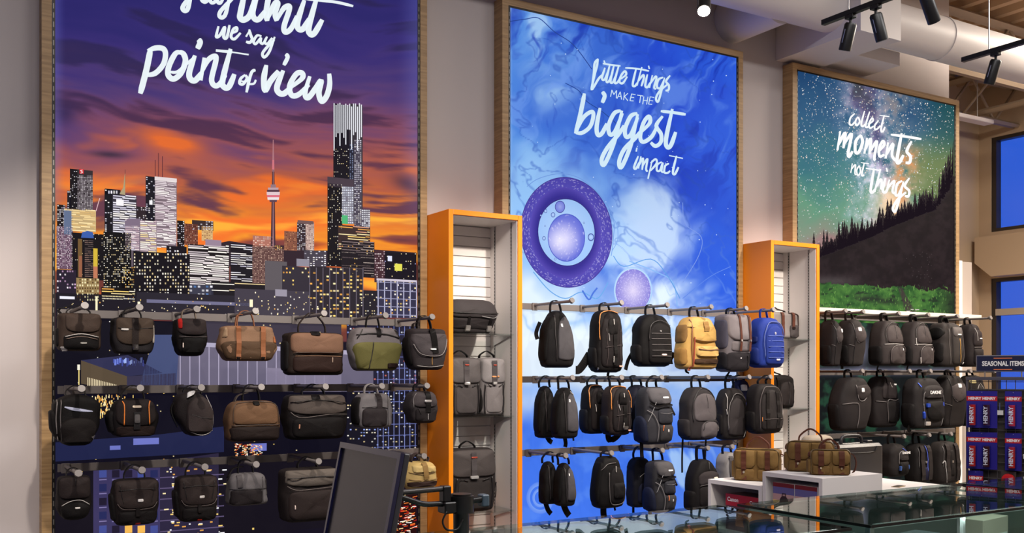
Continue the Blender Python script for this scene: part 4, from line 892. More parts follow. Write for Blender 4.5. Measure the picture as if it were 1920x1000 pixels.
# --- city lightbox, second row
S = RA[1]
hung(S, 'black rounded roller-style bag with a clear window, city lightbox middle row nearest the frame', G1, (96, 190, 740, 836), 5.86, .18, (24, 20, 21), [
    ('tag', -.55, .55, .66, .78, .004, (196, 200, 226), [(-1, .9), (-.2, .4), (1, -.6), (1, -1), (-.3, -.6), (-1, .4)]), ('pocket', -.8, .85, .06, .55, .018, (30, 24, 24), 'dome'), ('zipper', [(-.85, .9), (-.9, .5), (-.8, .1)], (110, 104, 104), .003, .006), ('zipper', [(-.7, .9), (-.74, .5), (-.66, .1)], (80, 74, 74), .003, .01),
    ('buckle', .55, .82, .03, .2, .012, (150, 146, 146), [(-1, .6), (.3, 1), (1, 0), (.6, -1), (.4, 0), (-.2, .6)], .006), ('handle', .05, BK, .024, 0), ('side_pocket', -.6, .6, .1, .7, .02, BK, 'r')], w=((0, .62), (.4, .96), (.8, 1), (1, .7)), rt=(.06, .05))
hung(S, 'black camera bag with two orange piping lines, second along the city lightbox middle row', G1, (202, 300, 748, 819), 5.85, .18, (26, 21, 22), [
    ('flap', -.84, .84, .28, .985, .014, (40, 33, 33), 'flap'), ('piping', [(-.56, .94), (-.5, .8), (-.52, .32)], ORANGE, .003, .015), ('piping', [(.56, .94), (.5, .8), (.52, .32)], ORANGE, .003, .015), ('strap', [(0, .66), (0, .2)], (40, 38, 40), .034, .018), ('buckle', -.12, .12, .36, .6, .01, (120, 116, 116), 'r', .018),
    LOGO(0, .8, .36, .06, (226, 206, 180), .015), ('pocket', -.8, .8, .03, .28, .012, (40, 28, 26), 'r'), ('handle', .06, BK, .026, 0), ('side_pocket', -.7, .7, .1, .7, .018, BK, 'r')], w=((0, .86), (.5, 1), (1, .78)), rt=(.05, .04))
hung(S, 'black sling bag tipped sideways with pale tags, third in the city lightbox middle row', G1, (322, 404, 736, 818), 5.84, .17, (38, 32, 33), [
    ('pocket', -.5, .9, .08, .9, .02, (52, 44, 44), 'dome'), ('piping', [(.55, .94), (.8, .6), (.86, .12)], (140, 134, 134), .002, .012), ('tag', -.5, -.05, .88, 1.04, .008, (214, 212, 214), [(-1, -1), (-.5, .6), (1, 1), (.6, 0)], .01), ('zipper', [(-.3, .1), (.3, .02), (.9, .12)], STEEL, .002, .006), ('handle', .05, BK, .026, 0), ('dangle', [(-.8, -.1, .2), (-1.1, .1, .6), (-.7, .3, .9), (-.3, .4, 1.0)], BK, .03, (0, 1, 0)),
    ('seam', [(-.3, .5), (.3, .42), (.8, .4)], BK, .0015, .02)], w=((0, .6), (.5, 1), (1, .7)), rt=(.05, .05), shift=-.05)
hung(S, 'brown padded camera bag with a darker base, fourth along the city lightbox middle row', G1, (419, 528, 752, 828), 5.84, .18, (90, 66, 48), [
    ('lower_panel', -.97, .97, .02, .38, .008, (38, 28, 26), 'r'), ('panel', -.85, .85, .42, .93, .01, (98, 72, 52), 'dome'), ('piping', [(-.9, .4), (0, .41), (.92, .4)], (52, 40, 34), .003, .008), ('piping', [(-.85, .45), (-.8, .85), (-.5, .97), (.5, .97), (.82, .85), (.88, .45)], (60, 46, 38), .002, .006), ('handle', .05, BK, .03, 0), ('tag', -.12, .12, .9, 1.0, .006, BK, 'r', .008),
    ('dangle', [(-.7, 0, .9), (-.5, .3, 1.12), (-.1, .4, 1.2)], (60, 52, 46), .03, (0, 1, 0))], w=((0, .95), (.5, 1), (1, .86)), rt=(.05, .05), e=5)
hung(S, 'wide charcoal duffel camera bag with black lower half, city lightbox middle row', G1, (526, 655, 740, 824), 5.86, .2, (28, 23, 24), [
    ('lid', -.96, .97, .56, .985, .014, (74, 66, 62), 'flap'), ('zipper', [(-.9, .84), (-.3, .88), (.4, .86), (.92, .8)], (40, 34, 32), .003, .016), ('pocket', -.84, .84, .05, .5, .014, (24, 19, 20), 'r'), ('seam', [(-.9, .62), (-.6, .5), (.3, .56), (.9, .55)], (110, 100, 96), .0015, .015), LOGO(-.66, .3, .03, .1, (210, 150, 120), .015), ('handle', .07, BK, .03, 0), ('strap', [(-.15, .99), (-.15, .9)], BK, .05, .018)], w=((0, .9), (.5, 1), (1, .92)), rt=(.03, .03), amp=.008)
hung(S, 'mid grey camera bag with dark front pocket, sixth along the city lightbox middle row', G1, (661, 738, 738, 803), 5.8, .17, (98, 94, 96), [
    ('pocket', -.85, .55, .04, .58, .014, (44, 38, 40), 'r'), ('strap', [(.05, .99), (.1, .8), (.1, .56)], (50, 44, 46), .034, .008), ('seam', [(-.85, .6), (0, .62), (.6, .58)], (40, 36, 36), .002, .004), ('handle', .045, (140, 134, 132), .022, 0), ('seam', [(.62, .95), (.6, .5), (.64, .05)], (70, 66, 68), .002, .004), ('side_pocket', -.7, .7, .1, .9, .012, BK, 'r')], w=((0, .94), (.5, 1), (1, .86)), rt=(.04, .05), e=4.5)
hung(S, 'small charcoal camera bag with a silver badge, middle row before the orange cabinet', G1, (757, 823, 734, 794), 5.74, .16, (48, 43, 45), [
    ('flap', -.9, .9, .5, .985, .014, (62, 56, 58), 'flap'), ('strap', [(.1, .98), (.1, .75), (.1, .35)], BK, .034, .017), ('buckle', -.18, .3, .66, .74, .006, (226, 222, 220), 'r', .02), ('pocket', -.7, .85, .06, .48, .014, (40, 35, 37), 'r'), ('piping', [(.1, .3), (.1, .12)], (200, 196, 196), .0015, .015), ('zipper', [(-.6, .5), (-.4, .3)], BK, .002, .016), ('zipper', [(-.86, .5), (-.8, .8), (-.6, .95)], (110, 104, 104), .002, .015), ('handle', .04, BK, .024, 0)], w=((0, .78), (.5, 1), (1, .8)), rt=(.04, .04))
# --- city lightbox, bottom row
S = RA[2]
hung(S, 'small black pouch with a curved zip, city lightbox bottom row nearest the oak frame', G1, (104, 173, 893, 976), 5.82, .14, (32, 26, 27), [
    ('flap', -.9, .9, .5, .985, .012, (44, 36, 36), 'r'), ('pocket', -.85, .85, .04, .44, .02, BK, 'dome'), ('zipper', [(-.8, .36), (-.3, .46), (.3, .47), (.8, .36)], STEEL, .002, .021), LOGO(.1, .3, .3, .04, (190, 184, 180), .021), ('handle', .035, BK, .022, 0), ('seam', [(0, .98), (0, .8)], BK, .002, .013)], w=((0, .7), (.3, 1), (1, .96)), rb=.05)
for px, kk in (((207, 300, 898, 985), 'dark brown badged flap bag, second from the oak frame in the city lightbox bottom row'), ((326, 411, 892, 978), 'dark brown badged flap bag beside the grey-topped pouch, city lightbox bottom row')):
    hung(S, kk, G1, px, 5.84, .15, (34, 27, 27), [
        ('flap', -.92, .92, .36, .985, .013, (50, 41, 40), 'flap'), ('seam', [(-.8, .78), (0, .8), (.8, .78)], BK, .0015, .013), ('seam', [(-.75, .9), (-.6, .5)], BK, .0015, .013), ('seam', [(.75, .9), (.6, .5)], BK, .0015, .013), LOGO(.12, .55, .24, .06, (220, 214, 210), .013), ('piping', [(-.85, .5), (-.55, .37), (.55, .37), (.85, .5)], (78, 66, 64), .002, .012), ('pocket', -.8, .8, .04, .32, .012, (26, 21, 22), 'r'),
        ('buckle', -.1, .1, .2, .38, .008, (50, 46, 46), 'r', .014), ('tag', -.1, .12, .02, .06, .004, (170, 40, 30), 'r', .012), ('handle', .055, BK, .024, 0), ('side_pocket', -.7, .7, .1, .7, .014, BK, 'r')], w=((0, .88), (.6, 1), (1, .95)), e=5)
hung(S, 'grey-topped camera pouch with a black lower half, fourth along the city lightbox bottom row', G1, (420, 506, 888, 948), 5.84, .16, (92, 88, 90), [
    ('lower_panel', -.95, .6, .04, .52, .01, (40, 34, 36), 'r'), ('strap', [(-.5, .99), (-.48, .6)], (70, 66, 68), .03, .006), ('seam', [(-.9, .54), (0, .55), (.9, .52)], (54, 50, 52), .002, .006), ('seam', [(.62, .9), (.62, .1)], (70, 66, 68), .002, .006), ('tag', .94, 1.0, .3, .8, .004, (200, 190, 180), 'r'), ('handle', .045, BK, .024, 0), ('dangle', [(-.9, 0, .9), (-.6, .3, 1.15), (-.1, .4, 1.2)], BK, .03, (0, 1, 0))], w=((0, .95), (1, .86)), rt=(.04, .04))
hung(S, 'wide charcoal duffel camera bag partly hidden by the monitor, bottom row of the city lightbox', G1, (520, 640, 878, 978), 5.84, .2, (40, 33, 33), [
    ('lid', -.96, .97, .68, .985, .014, (92, 84, 78), 'flap'), ('zipper', [(-.9, .84), (0, .86), (.9, .84)], (44, 38, 36), .003, .016), ('pocket', -.84, .84, .05, .6, .014, (46, 37, 36), 'r'), ('seam', [(-.9, .7), (-.5, .62), (.9, .66)], (110, 100, 96), .0015, .015), LOGO(-.66, .3, .03, .08, (220, 200, 190), .015), ('handle', .06, BK, .03, 0)], w=((0, .92), (.5, 1), (1, .94)), rt=(.03, .03), amp=.008)
hung(S, 'round tan padded bag with a black band, beside the monitor and orange cabinet', G1, (752, 824, 866, 921), 5.72, .17, (198, 168, 108), [
    ('lower_panel', -.95, .95, .16, .34, .01, (50, 34, 30), 'r'), ('strap', [(-.05, .98), (0, .7), (.06, .42)], (140, 110, 66), .034, .012), ('seam', [(-.9, .66), (-.3, .6), (.4, .62), (.9, .68)], (110, 84, 50), .002, .005), ('seam', [(-.9, .42), (0, .38), (.9, .42)], (140, 108, 66), .002, .006), ('pocket', -.7, -.1, .66, .9, .012, (206, 178, 118), 'r'), ('pocket', .15, .8, .64, .86, .012, (206, 178, 118), 'r'), ('handle', .05, (56, 44, 42), .04, 0), ('dangle', [(.3, -.3, .9), (.55, 0, 1.1), (.2, .3, 1.12)], (56, 44, 42), .03, (0, 1, 0))], w=((0, .86), (.4, 1), (1, .8)), rt=(.05, .04), rb=.05, e=3, amp=.009)
# --- blue lightbox, top row
DOME = dict(w=((0, .92), (.25, 1), (.7, .96), (1, .8)), f=((0, .9), (.25, 1), (.75, .9), (1, .7)), rb=.035, e=4)
def pack(rail, label, group, px, yb, d, col, feats, name='backpack', **kw):
    k = dict(DOME); k.update(kw); return hung(rail, label, group, px, yb, d, col, feats, 'backpack', name, **k)
def domed(px, yb): return None
S = RB[0]
TEAR = [(-.1, 1), (.45, .8), (.9, .1), (1, -.7), (.7, -1), (-.7, -1), (-1, -.8), (-.95, 0), (-.65, .7)]
SLING = [('panel', -.28, .86, .14, .9, .012, (70, 67, 70), TEAR), ('zipper', [(-.4, .92), (-.46, .5), (-.4, .12)], (40, 36, 38), .003, .006), LOGO(.0, .74, .12, .06, (224, 220, 218), .012), HB, ('side_panel', -.7, .7, .1, .9, .01, (16, 14, 15), 'r')]
SL = dict(w=((0, .94), (.25, 1), (.6, .9), (1, .52)), f=((0, .9), (.3, 1), (1, .6)))
pack(S, 'black teardrop sling pack with a grey front panel, top row beside the orange cabinet', G2, (1012, 1080, 583, 690), 5.86, .15, (26, 23, 25), SLING+[('dangle', [(-.9, .6, .8), (-1.08, .8, .62), (-1.0, .8, .5)], BK, .03)], name='sling_pack', rt=(.045, .14), **SL)
ORP = [('panel', -.8, .8, .08, .95, .014, (36, 30, 31), 'dome'), ('piping', [(-.86, .52), (-.85, .8), (-.6, .95), (0, .985), (.6, .95)], (196, 124, 60), .0035, .01), ('pocket', -.35, .4, .6, .88, .02, (28, 24, 25), 'dome'), ('zipper', [(0, .85), (-.02, .76)], STEEL, .003, .03), ('zipper', [(-.35, .62), (-.3, .5)], (150, 146, 144), .003, .018), ('strap', [(.12, .6), (.12, .12)], (22, 19, 20), .03, .02),
       ('seam', [(-.5, .7), (-.42, .3), (-.5, .1)], (60, 50, 50), .002, .016), ('seam', [(.6, .7), (.5, .3), (.6, .1)], (60, 50, 50), .002, .016), ('seam', [(-.6, .4), (.6, .44)], (60, 50, 50), .002, .018), ('zipper', [(-.02, .26), (-.04, .16)], STEEL, .003, .022), LOGO(.62, .1, .26, .025, (230, 170, 150), .016), ('side_pocket', -.6, .7, .06, .4, .016, BK, 'r'), HB]
pack(S, 'black backpack with orange piping and dangling waist straps, second along the blue lightbox top row', G2, (1106, 1171, 582, 699), 5.86, .16, (26, 22, 23), ORP+[('dangle', [(-.85, .7, .3), (-1.15, .9, .16), (-1.5, 1.0, .05), (-1.75, 1.0, .04)], BK, .06, (0, 0, 1)), ('dangle', [(.5, .6, .02), (.5, .7, -.03), (.45, .6, -.06)], BK, .02), ('buckle', -.98, -.86, .04, .08, .004, (160, 160, 162), 'r')], rt=(.06, .09))
RIB = lambda c, c2: [('panel', -.62, .86, .06, .84, .016, c, 'dome')]+[('piping', [(-.5, z), (.12, z+.004), (.74, z)], c2, .0022, .017) for z in (.2, .31, .42, .53, .63)]
pack(S, 'black backpack ridged with pale horizontal ribs, third along the blue lightbox top row', G2, (1186, 1263, 590, 688), 5.86, .17, (22, 19, 20), RIB((30, 26, 27), (104, 98, 98))+[('zipper', [(-.6, .5), (-.5, .78), (.1, .88), (.7, .78)], (50, 46, 46), .003, .014), LOGO(.25, .23, .3, .03, (224, 190, 180), .019), ('buckle', .0, .08, .66, .69, .006, (240, 238, 236), 'oval', .018), ('side_pocket', -.7, .6, .06, .42, .02, BK, 'r'), HB, ('dangle', [(-.95, .6, .26), (-1.1, .8, .12), (-1.25, .8, -.06)], BK, .03)], rt=(.085, .12))
TANF = [('lid', -.9, .95, .78, .985, .018, (204, 166, 100), 'dome'), ('panel', -.62, .95, .52, .82, .02, (200, 160, 92), 'r'), ('strap', [(.1, .9), (.12, .72)], (150, 112, 62), .05, .024), ('pocket', -.45, .94, .24, .44, .024, (208, 170, 104), 'r'), ('seam', [(-.6, .56), (.1, .53), (.9, .56)], (120, 88, 50), .003, .02), ('zipper', [(-.4, .38), (.2, .36), (.9, .38)], (96, 60, 40), .005, .024), ('panel', -.55, .95, .1, .2, .016, (60, 42, 30), 'r'),
        ('seam', [(-.62, .94), (-.7, .5), (-.66, .1)], (120, 70, 50), .004, .012), ('side_pocket', -.8, .5, .08, .4, .02, (140, 104, 56), 'r'), ('side_panel', -.7, .7, .5, .84, .012, (110, 82, 48), 'r'), ('strap', [(-.6, .6), (-.62, .3), (-.68, .05)], (130, 60, 44), .012, .02), HB, ('tag', -.75, -.62, -.03, .06, .005, (170, 100, 80), 'r'), ('dangle', [(-.9, .8, .3), (-1.1, .9, .2), (-1.12, .8, .1)], BK, .045), ('dangle', [(-.5, .2, .03), (-.42, .3, -.04), (-.3, .2, -.07)], BK, .018)]
pack(S, 'tan canvas hiking backpack with many pockets, fourth along the blue lightbox top row', G2, (1267, 1347, 594, 693), 5.86, .18, (188, 148, 84), TANF, amp=.008, rt=(.08, .09), w=((0, 1), (.3, 1), (.7, .9), (1, .72)))
GRP = [('lid', -.92, .95, .54, .99, .022, (118, 110, 112), 'flap'), ('strap', [(-.2, .99), (-.15, .7), (-.15, .36)], LEATH, .02, .026), ('strap', [(.55, .99), (.58, .7), (.56, .36)], LEATH, .02, .026), ('buckle', -.2, -.1, .52, .56, .006, (230, 224, 220), 'oval', .028), ('buckle', .52, .62, .52, .56, .006, (200, 194, 190), 'oval', .028), ('lower_panel', -.95, .95, .02, .34, .012, (40, 36, 40), 'r'), ('panel', -.7, .9, .36, .53, .01, (100, 93, 95), 'r'), LOGO(.0, .24, .1, .02, (210, 204, 204), .012), ('zipper', [(.5, .28), (.62, .18), (.55, .06)], BK, .004, .014),
       ('side_panel', -.8, .8, .4, .9, .012, (62, 60, 72), 'r'), ('side_pocket', -.7, .7, .05, .34, .016, (28, 26, 32), 'r'), HB, ('dangle', [(-.2, 0, .02), (-.3, .1, -.04), (-.4, .1, -.07)], BK, .016), ('dangle', [(.7, 0, .1), (.9, .2, .08), (.85, .1, 0)], BK, .016)]
pack(S, 'grey roll-top backpack with brown leather straps, fifth along the blue lightbox top row', G2, (1343, 1410, 590, 698), 5.84, .19, (96, 90, 94), GRP, rt=(.04, .03), e=4.5, w=((0, .9), (.4, .98), (1, .96)), f=((0, .8), (.6, 1), (1, .85)))
pack(S, 'royal blue backpack with pale ribs before the second orange cabinet, blue lightbox top row', G2, (1405, 1472, 596, 690), 5.77, .18, BLUEF, RIB((27, 44, 114), (84, 104, 180))+[('zipper', [(-.7, .2), (-.72, .6), (-.4, .86), (.1, .91), (.6, .86), (.9, .6)], (70, 84, 140), .004, .012), LOGO(.25, .16, .26, .035, (226, 222, 240), .019), ('buckle', .0, .09, .65, .71, .006, (236, 234, 240), 'oval', .018), ('side_pocket', -.7, .6, .06, .4, .022, (20, 34, 92), 'r'), ('handle', .04, BLUEF, .02, 0), ('side_panel', -.5, .6, .5, .62, .01, (20, 30, 80), 'r')], rt=(.07, .1))
# --- blue lightbox, middle row: pairs share a hook
S = RB[1]
SLM = SLING[1:]
def pair(rail, X): return rail.arm(X)
a1 = pairx(((1003, 1046), 5.98, .13), ((1035, 1087), 5.78, .14))
pack(S, 'black sling pack behind its twin with the blue tag, middle row beside the orange cabinet', G2, (1003, 1046, 724, 822), 5.98, .13, (24, 21, 22), [('panel', -.3, .8, .14, .88, .01, (40, 37, 38), TEAR), ('zipper', [(-.4, .92), (-.46, .5), (-.4, .12)], (50, 46, 48), .003, .006), LOGO(.3, .66, .12, .05, (200, 196, 194), .01), HB, ('dangle', [(.2, 0, .02), (.6, .2, -.06), (.9, .2, -.1)], BK, .035), ('side_panel', -.7, .7, .1, .9, .01, (16, 14, 15), 'r')], name='sling_pack', ax=a1, rt=(.03, .1), **SL)
pack(S, 'black sling pack with grey teardrop panel and a blue tag, on the first middle-row hook', G2, (1035, 1087, 727, 823), 5.78, .14, (30, 27, 28), SLING+[('tag', .86, 1.05, .58, .74, .004, (40, 70, 190), 'r'), ('zipper', [(.1, .92), (.4, .86)], STEEL, .0025, .014), ('dangle', [(.1, .2, .02), (.25, .3, -.1), (.2, .3, -.18)], BK, .03), ('dangle', [(.85, .1, .04), (.9, .1, -.06)], BK, .012)], name='sling_pack', ax=a1, rt=(.035, .1), **SL)
a2 = pairx(((1090, 1140), 5.98, .15), ((1129, 1186), 5.76, .15))
pack(S, 'black backpack with orange edge half hidden behind the quilted brown-black one, blue lightbox', G2, (1090, 1140, 721, 814), 5.98, .15, (22, 20, 24), ORP[:3]+[('zipper', [(-.5, .6), (-.45, .45)], STEEL, .003, .02), HB, ('side_pocket', -.6, .7, .06, .5, .016, (18, 18, 28), 'r')], ax=a2, rt=(.06, .09))
pack(S, 'quilted brown-black backpack with orange side piping, second hook of the blue lightbox middle row', G2, (1129, 1186, 723, 817), 5.76, .15, (44, 35, 34), ORP+[('piping', [(.7, .9), (.86, .7), (.86, .55)], (196, 124, 60), .003, .01), ('dangle', [(-.5, .4, .02), (-.3, .5, -.1), (.3, .5, -.06), (.5, .3, .02)], BK, .045), ('buckle', -.05, .35, .12, .19, .008, (110, 104, 100), 'r', .02)], ax=a2, rt=(.06, .08))
a3 = pairx(((1172, 1224), 5.98, .15), ((1193, 1263), 5.75, .18))
TREK = lambda c: [('lid', -.75, .9, .7, .985, .02, c, 'flap'), LOGO(.3, .82, .42, .03, (240, 240, 240), .02), ('strap', [(-.8, .72), (-.3, .66), (.3, .7), (.85, .68)], BK, .012, .02), ('panel', -.2, .92, .36, .62, .014, (44, 44, 50), 'r'), ('pocket', -.1, .9, .04, .34, .018, (52, 50, 52), 'r'), ('piping', [(-.1, .55), (.4, .54), (.9, .55)], (96, 94, 98), .002, .015), LOGO(.42, .24, .07, .05, (200, 196, 196), .018), ('piping', [(.06, .34), (.02, .24)], (220, 110, 50), .003, .02), ('zipper', [(-.9, .6), (-.5, .5), (-.25, .3), (-.3, .05)], (110, 106, 108), .003, .012), ('side_pocket', -.8, .8, .04, .5, .02, (24, 28, 48), 'dome'),
        ('piping', [(-.9, .4), (-.6, .6), (-.4, .74)], (150, 148, 150), .002, .016), ('dangle', [(.95, -.5, .66), (1.08, -.6, .56), (1.2, -.6, .5)], BK, .016), ('dangle', [(-.85, 0, .05), (-.84, 0, -.1), (-.82, 0, -.22)], BK, .03), HB]
pack(S, 'dark blue-grey trekking pack behind its charcoal twin, third hook of the blue lightbox middle row', G2, (1172, 1224, 722, 812), 5.98, .15, (28, 28, 42), [('pocket', -.7, .6, .4, .7, .014, (40, 42, 60), 'dome'), ('zipper', [(-.6, .68), (-.2, .72)], STEEL, .002, .014), HB, ('side_pocket', -.7, .7, .05, .5, .016, (24, 26, 44), 'r')], name='backpack', ax=a3, rt=(.07, .1))
pack(S, 'charcoal trekking backpack with white lid badge, third hook of the blue lightbox middle row', G2, (1193, 1263, 726, 834), 5.75, .18, (48, 47, 52), TREK((76, 73, 76)), name='backpack', ax=a3, rt=(.05, .06))
DAY = lambda c, c2: [('zipper', [(-.8, .36), (-.76, .7), (-.35, .93), (.2, .97), (.7, .8), (.86, .4)], (36, 33, 34), .004, .004), ('panel', -.72, .82, .36, .88, .01, c2, 'dome'), ('pocket', -.3, .9, .04, .36, .022, c2, 'dome'), ('zipper', [(-.24, .2), (-.1, .34), (.3, .375), (.75, .34), (.86, .2)], (40, 37, 38), .003, .02), ('seam', [(.1, .86), (.14, .6)], (30, 27, 28), .002, .01), HB, ('side_pocket', -.7, .7, .06, .4, .018, c, 'r')]
pack(S, 'charcoal daypack with rounded lower pocket and long hanging straps, blue lightbox middle row', G2, (1275, 1347, 726, 826), 5.8, .18, (46, 42, 44), DAY((46, 42, 44), (80, 74, 76))+[('dangle', [(-.75, .5, .05), (-.8, .5, -.3), (-.8, .5, -.62)], BK, .014), ('dangle', [(.75, .3, .05), (.72, .3, -.15), (.7, .3, -.34)], BK, .014), ('zipper', [(.85, .28), (.9, .16)], STEEL, .0025, .02)], rt=(.085, .13), amp=.007)
pack(S, 'black daypack with wrinkled front and grey zip cords, fifth in the blue lightbox middle row', G2, (1342, 1404, 728, 826), 5.87, .15, (36, 32, 33), [('panel', -.7, .8, .1, .82, .016, (48, 43, 44), TEAR), ('zipper', [(-.76, .2), (-.7, .6), (-.3, .86), (.3, .88), (.85, .7)], (100, 96, 96), .003, .012), ('zipper', [(-.75, .9), (-.8, .6)], STEEL, .0025, .01), ('cord', [(.35, .06), (.6, .2), (.85, .3)], STEEL, .0025, .02), ('cord', [(-.86, .6), (-.84, .5)], STEEL, .003, .014), HB, ('side_pocket', -.6, .7, .1, .5, .014, BK, 'r'), ('dangle', [(.2, .2, .04), (.5, .3, -.06), (.9, .3, -.04)], (120, 116, 116), .008)], rt=(.075, .12), amp=.008)
a6 = 5.79
pack(S, 'navy blue-black backpack squeezed behind the ribbed black one, end of the blue lightbox middle row', G2, (1372, 1410, 712, 808), 6.0, .12, (24, 28, 60), [('pocket', -.7, .7, .1, .55, .014, (30, 40, 96), 'r'), ('tag', -.6, .3, .78, .9, .004, (210, 214, 226), 'r'), HB], ax=a6, rt=(.06, .08))
pack(S, 'black backpack with raised vertical front bands, end of the blue lightbox middle row', G2, (1401, 1469, 720, 814), 5.70, .16, (34, 29, 30), [('panel', -.7, .9, .08, .88, .014, (42, 37, 37), 'dome'), ('strap', [(-.3, .86), (-.34, .5), (-.3, .12)], (30, 26, 27), .034, .018), ('strap', [(.4, .86), (.44, .5), (.4, .12)], (30, 26, 27), .034, .018), ('piping', [(-.78, .1), (-.8, .6), (-.5, .9), (0, .94), (.6, .9), (.92, .6), (.92, .1)], (74, 66, 66), .003, .012), ('seam', [(-.6, .3), (.85, .3)], (66, 58, 58), .002, .018), ('piping', [(-.72, .34), (-.72, .26)], (226, 140, 70), .002, .016), HB, ('side_pocket', -.6, .7, .06, .45, .016, BK, 'r')], rt=(.06, .07), ax=a6)
# --- blue lightbox, bottom row
S = RB[2]
a1 = pairx(((1011, 1050), 5.84, .12), ((1040, 1081), 5.70, .13))
pack(S, 'small black sling pack behind its twin, bottom row beside the orange cabinet', G2, (1011, 1050, 866, 946), 5.84, .12, (22, 19, 20), [('panel', -.3, .8, .14, .88, .01, (34, 30, 31), TEAR), ('zipper', [(-.4, .92), (-.46, .5), (-.4, .12)], (50, 46, 48), .003, .006), HB, ('dangle', [(-.3, .2, .02), (.1, .3, -.16), (.5, .3, -.26)], BK, .035)], name='sling_pack', ax=a1, rt=(.03, .08), **SL)
pack(S, 'small black sling pack with badged grey panel, front of the first bottom-row hook', G2, (1040, 1081, 869, 950), 5.70, .13, (28, 25, 26), SLING+[('dangle', [(.0, .2, .02), (.4, .3, -.14), (.8, .3, -.26)], BK, .045)], name='sling_pack', ax=a1, rt=(.03, .09), **SL)
pack(S, 'tall black sling backpack outlined in grey piping, second in the blue lightbox bottom row', G2, (1109, 1173, 856, 954), 5.72, .15, (24, 21, 22), [('panel', -.3, .9, .1, .8, .016, (32, 28, 29), 'dome'), ('piping', [(-.34, .7), (-.36, .3), (-.2, .1), (.4, .08), (.8, .14), (.9, .4)], (84, 80, 80), .003, .012), ('zipper', [(.14, .82), (.14, .7)], STEEL, .003, .018), ('zipper', [(-.8, .74), (-.4, .86), (.2, .88)], (110, 104, 104), .002, .008), ('pocket', -.1, .8, .2, .5, .016, (28, 25, 26), 'r', .012), HB, ('side_panel', -.7, .7, .1, .9, .01, (16, 14, 15), 'r'), ('dangle', [(-.2, .2, .02), (-.15, .3, -.1), (-.1, .3, -.2)], BK, .05), ('dangle', [(.6, .2, .03), (.7, .2, -.08)], BK, .014)], name='sling_pack', rt=(.05, .09), w=((0, .95), (.3, 1), (1, .7)))
a3 = pairx(((1176, 1226), 5.92, .14), ((1210, 1268), 5.73, .17))
pack(S, 'dark navy trekking pack behind its charcoal twin, bottom row of the blue lightbox', G2, (1176, 1226, 858, 952), 5.92, .14, (26, 26, 36), [('pocket', -.7, .6, .1, .5, .014, (26, 28, 48), 'dome'), ('zipper', [(-.5, .62), (0, .7)], STEEL, .002, .004), HB, ('dangle', [(-.5, .2, .03), (-.5, .2, -.12)], BK, .02)], ax=a3, rt=(.06, .08))
pack(S, 'charcoal trekking backpack with a white side tag, bottom row of the blue lightbox', G2, (1210, 1268, 864, 962), 5.73, .17, (44, 43, 47), TREK((70, 67, 69))+[('tag', .9, 1.12, .36, .62, .003, (206, 200, 196), [(-1, 1), (1, -.4), (-.4, -1)])], ax=a3, rt=(.045, .05))
pack(S, 'slim black backpack with a small pale badge hanging beside the white display cubes', G2, (1286, 1352, 862, 958), 5.74, .16, (30, 26, 27), [('lid', -.7, .85, .5, .78, .016, (52, 46, 47), 'dome'), LOGO(.45, .64, .3, .04, (226, 214, 196), .018), ('panel', -.7, .85, .08, .5, .012, (36, 31, 32), 'r'), ('seam', [(-.7, .5), (.1, .53), (.85, .5)], (70, 64, 64), .003, .014), ('seam', [(.1, .98), (0, .8)], BK, .003, .01), ('side_pocket', -.8, .6, .0, .4, .02, BK, 'r'), ('handle', .04, BK, .03, 0)], rt=(.07, .14), w=((0, 1), (.5, 1), (1, .7)))
pack(S, 'grey and white striped bag mostly hidden behind the olive bag on the lower white cube', G2, (1345, 1392, 848, 914), 5.72, .16, (120, 116, 116), [('panel', -.9, .8, .1, .9, .012, (150, 146, 146), 'dome'), ('strap', [(-.5, .9), (-.6, .5), (-.4, .1)], (60, 56, 58), .04, .016), ('strap', [(.1, .9), (0, .5), (.2, .1)], (210, 206, 204), .03, .016), HB], rt=(.06, .08))
# --- starry lightbox, top row
S = RC[0]
CASE = lambda x, z: [('panel', -.5, .8, .5, .86, .012, (64, 57, 57), [(-1, .6), (.3, 1), (1, .2), (.7, -.6), (-.2, -1), (-1, -.4)]), LOGO(x, z, .3, .08, (232, 230, 230), .013), ('seam', [(-.55, .95), (-.5, .5), (-.55, .05)], (24, 21, 22), .003, .004), ('zipper', [(-.5, .62), (-.1, .5), (.4, .62), (.7, .84)], (92, 86, 86), .0025, .004), ('seam', [(-.95, .46), (-.5, .42)], (96, 90, 90), .002, .004), HB, ('side_pocket', -.6, .7, .05, .45, .014, BK, 'r')]
CP = dict(w=((0, .86), (.5, 1), (1, .7)), f=((0, .75), (.7, 1), (1, .7)))
pack(S, 'black smooth backpack with white round logo against the second orange cabinet, starry top row', G3, (1542, 1580, 600, 687), 5.84, .18, (40, 35, 36), CASE(.4, .76), rt=(.06, .1), **CP)
pack(S, 'black smooth backpack with open angled pocket and logo, second in the starry top row', G3, (1572, 1626, 599, 687), 5.82, .19, (44, 39, 39), CASE(-.1, .78)+[('dangle', [(-.6, .4, .02), (-.6, .4, -.06)], BK, .03)], rt=(.06, .09), **CP)
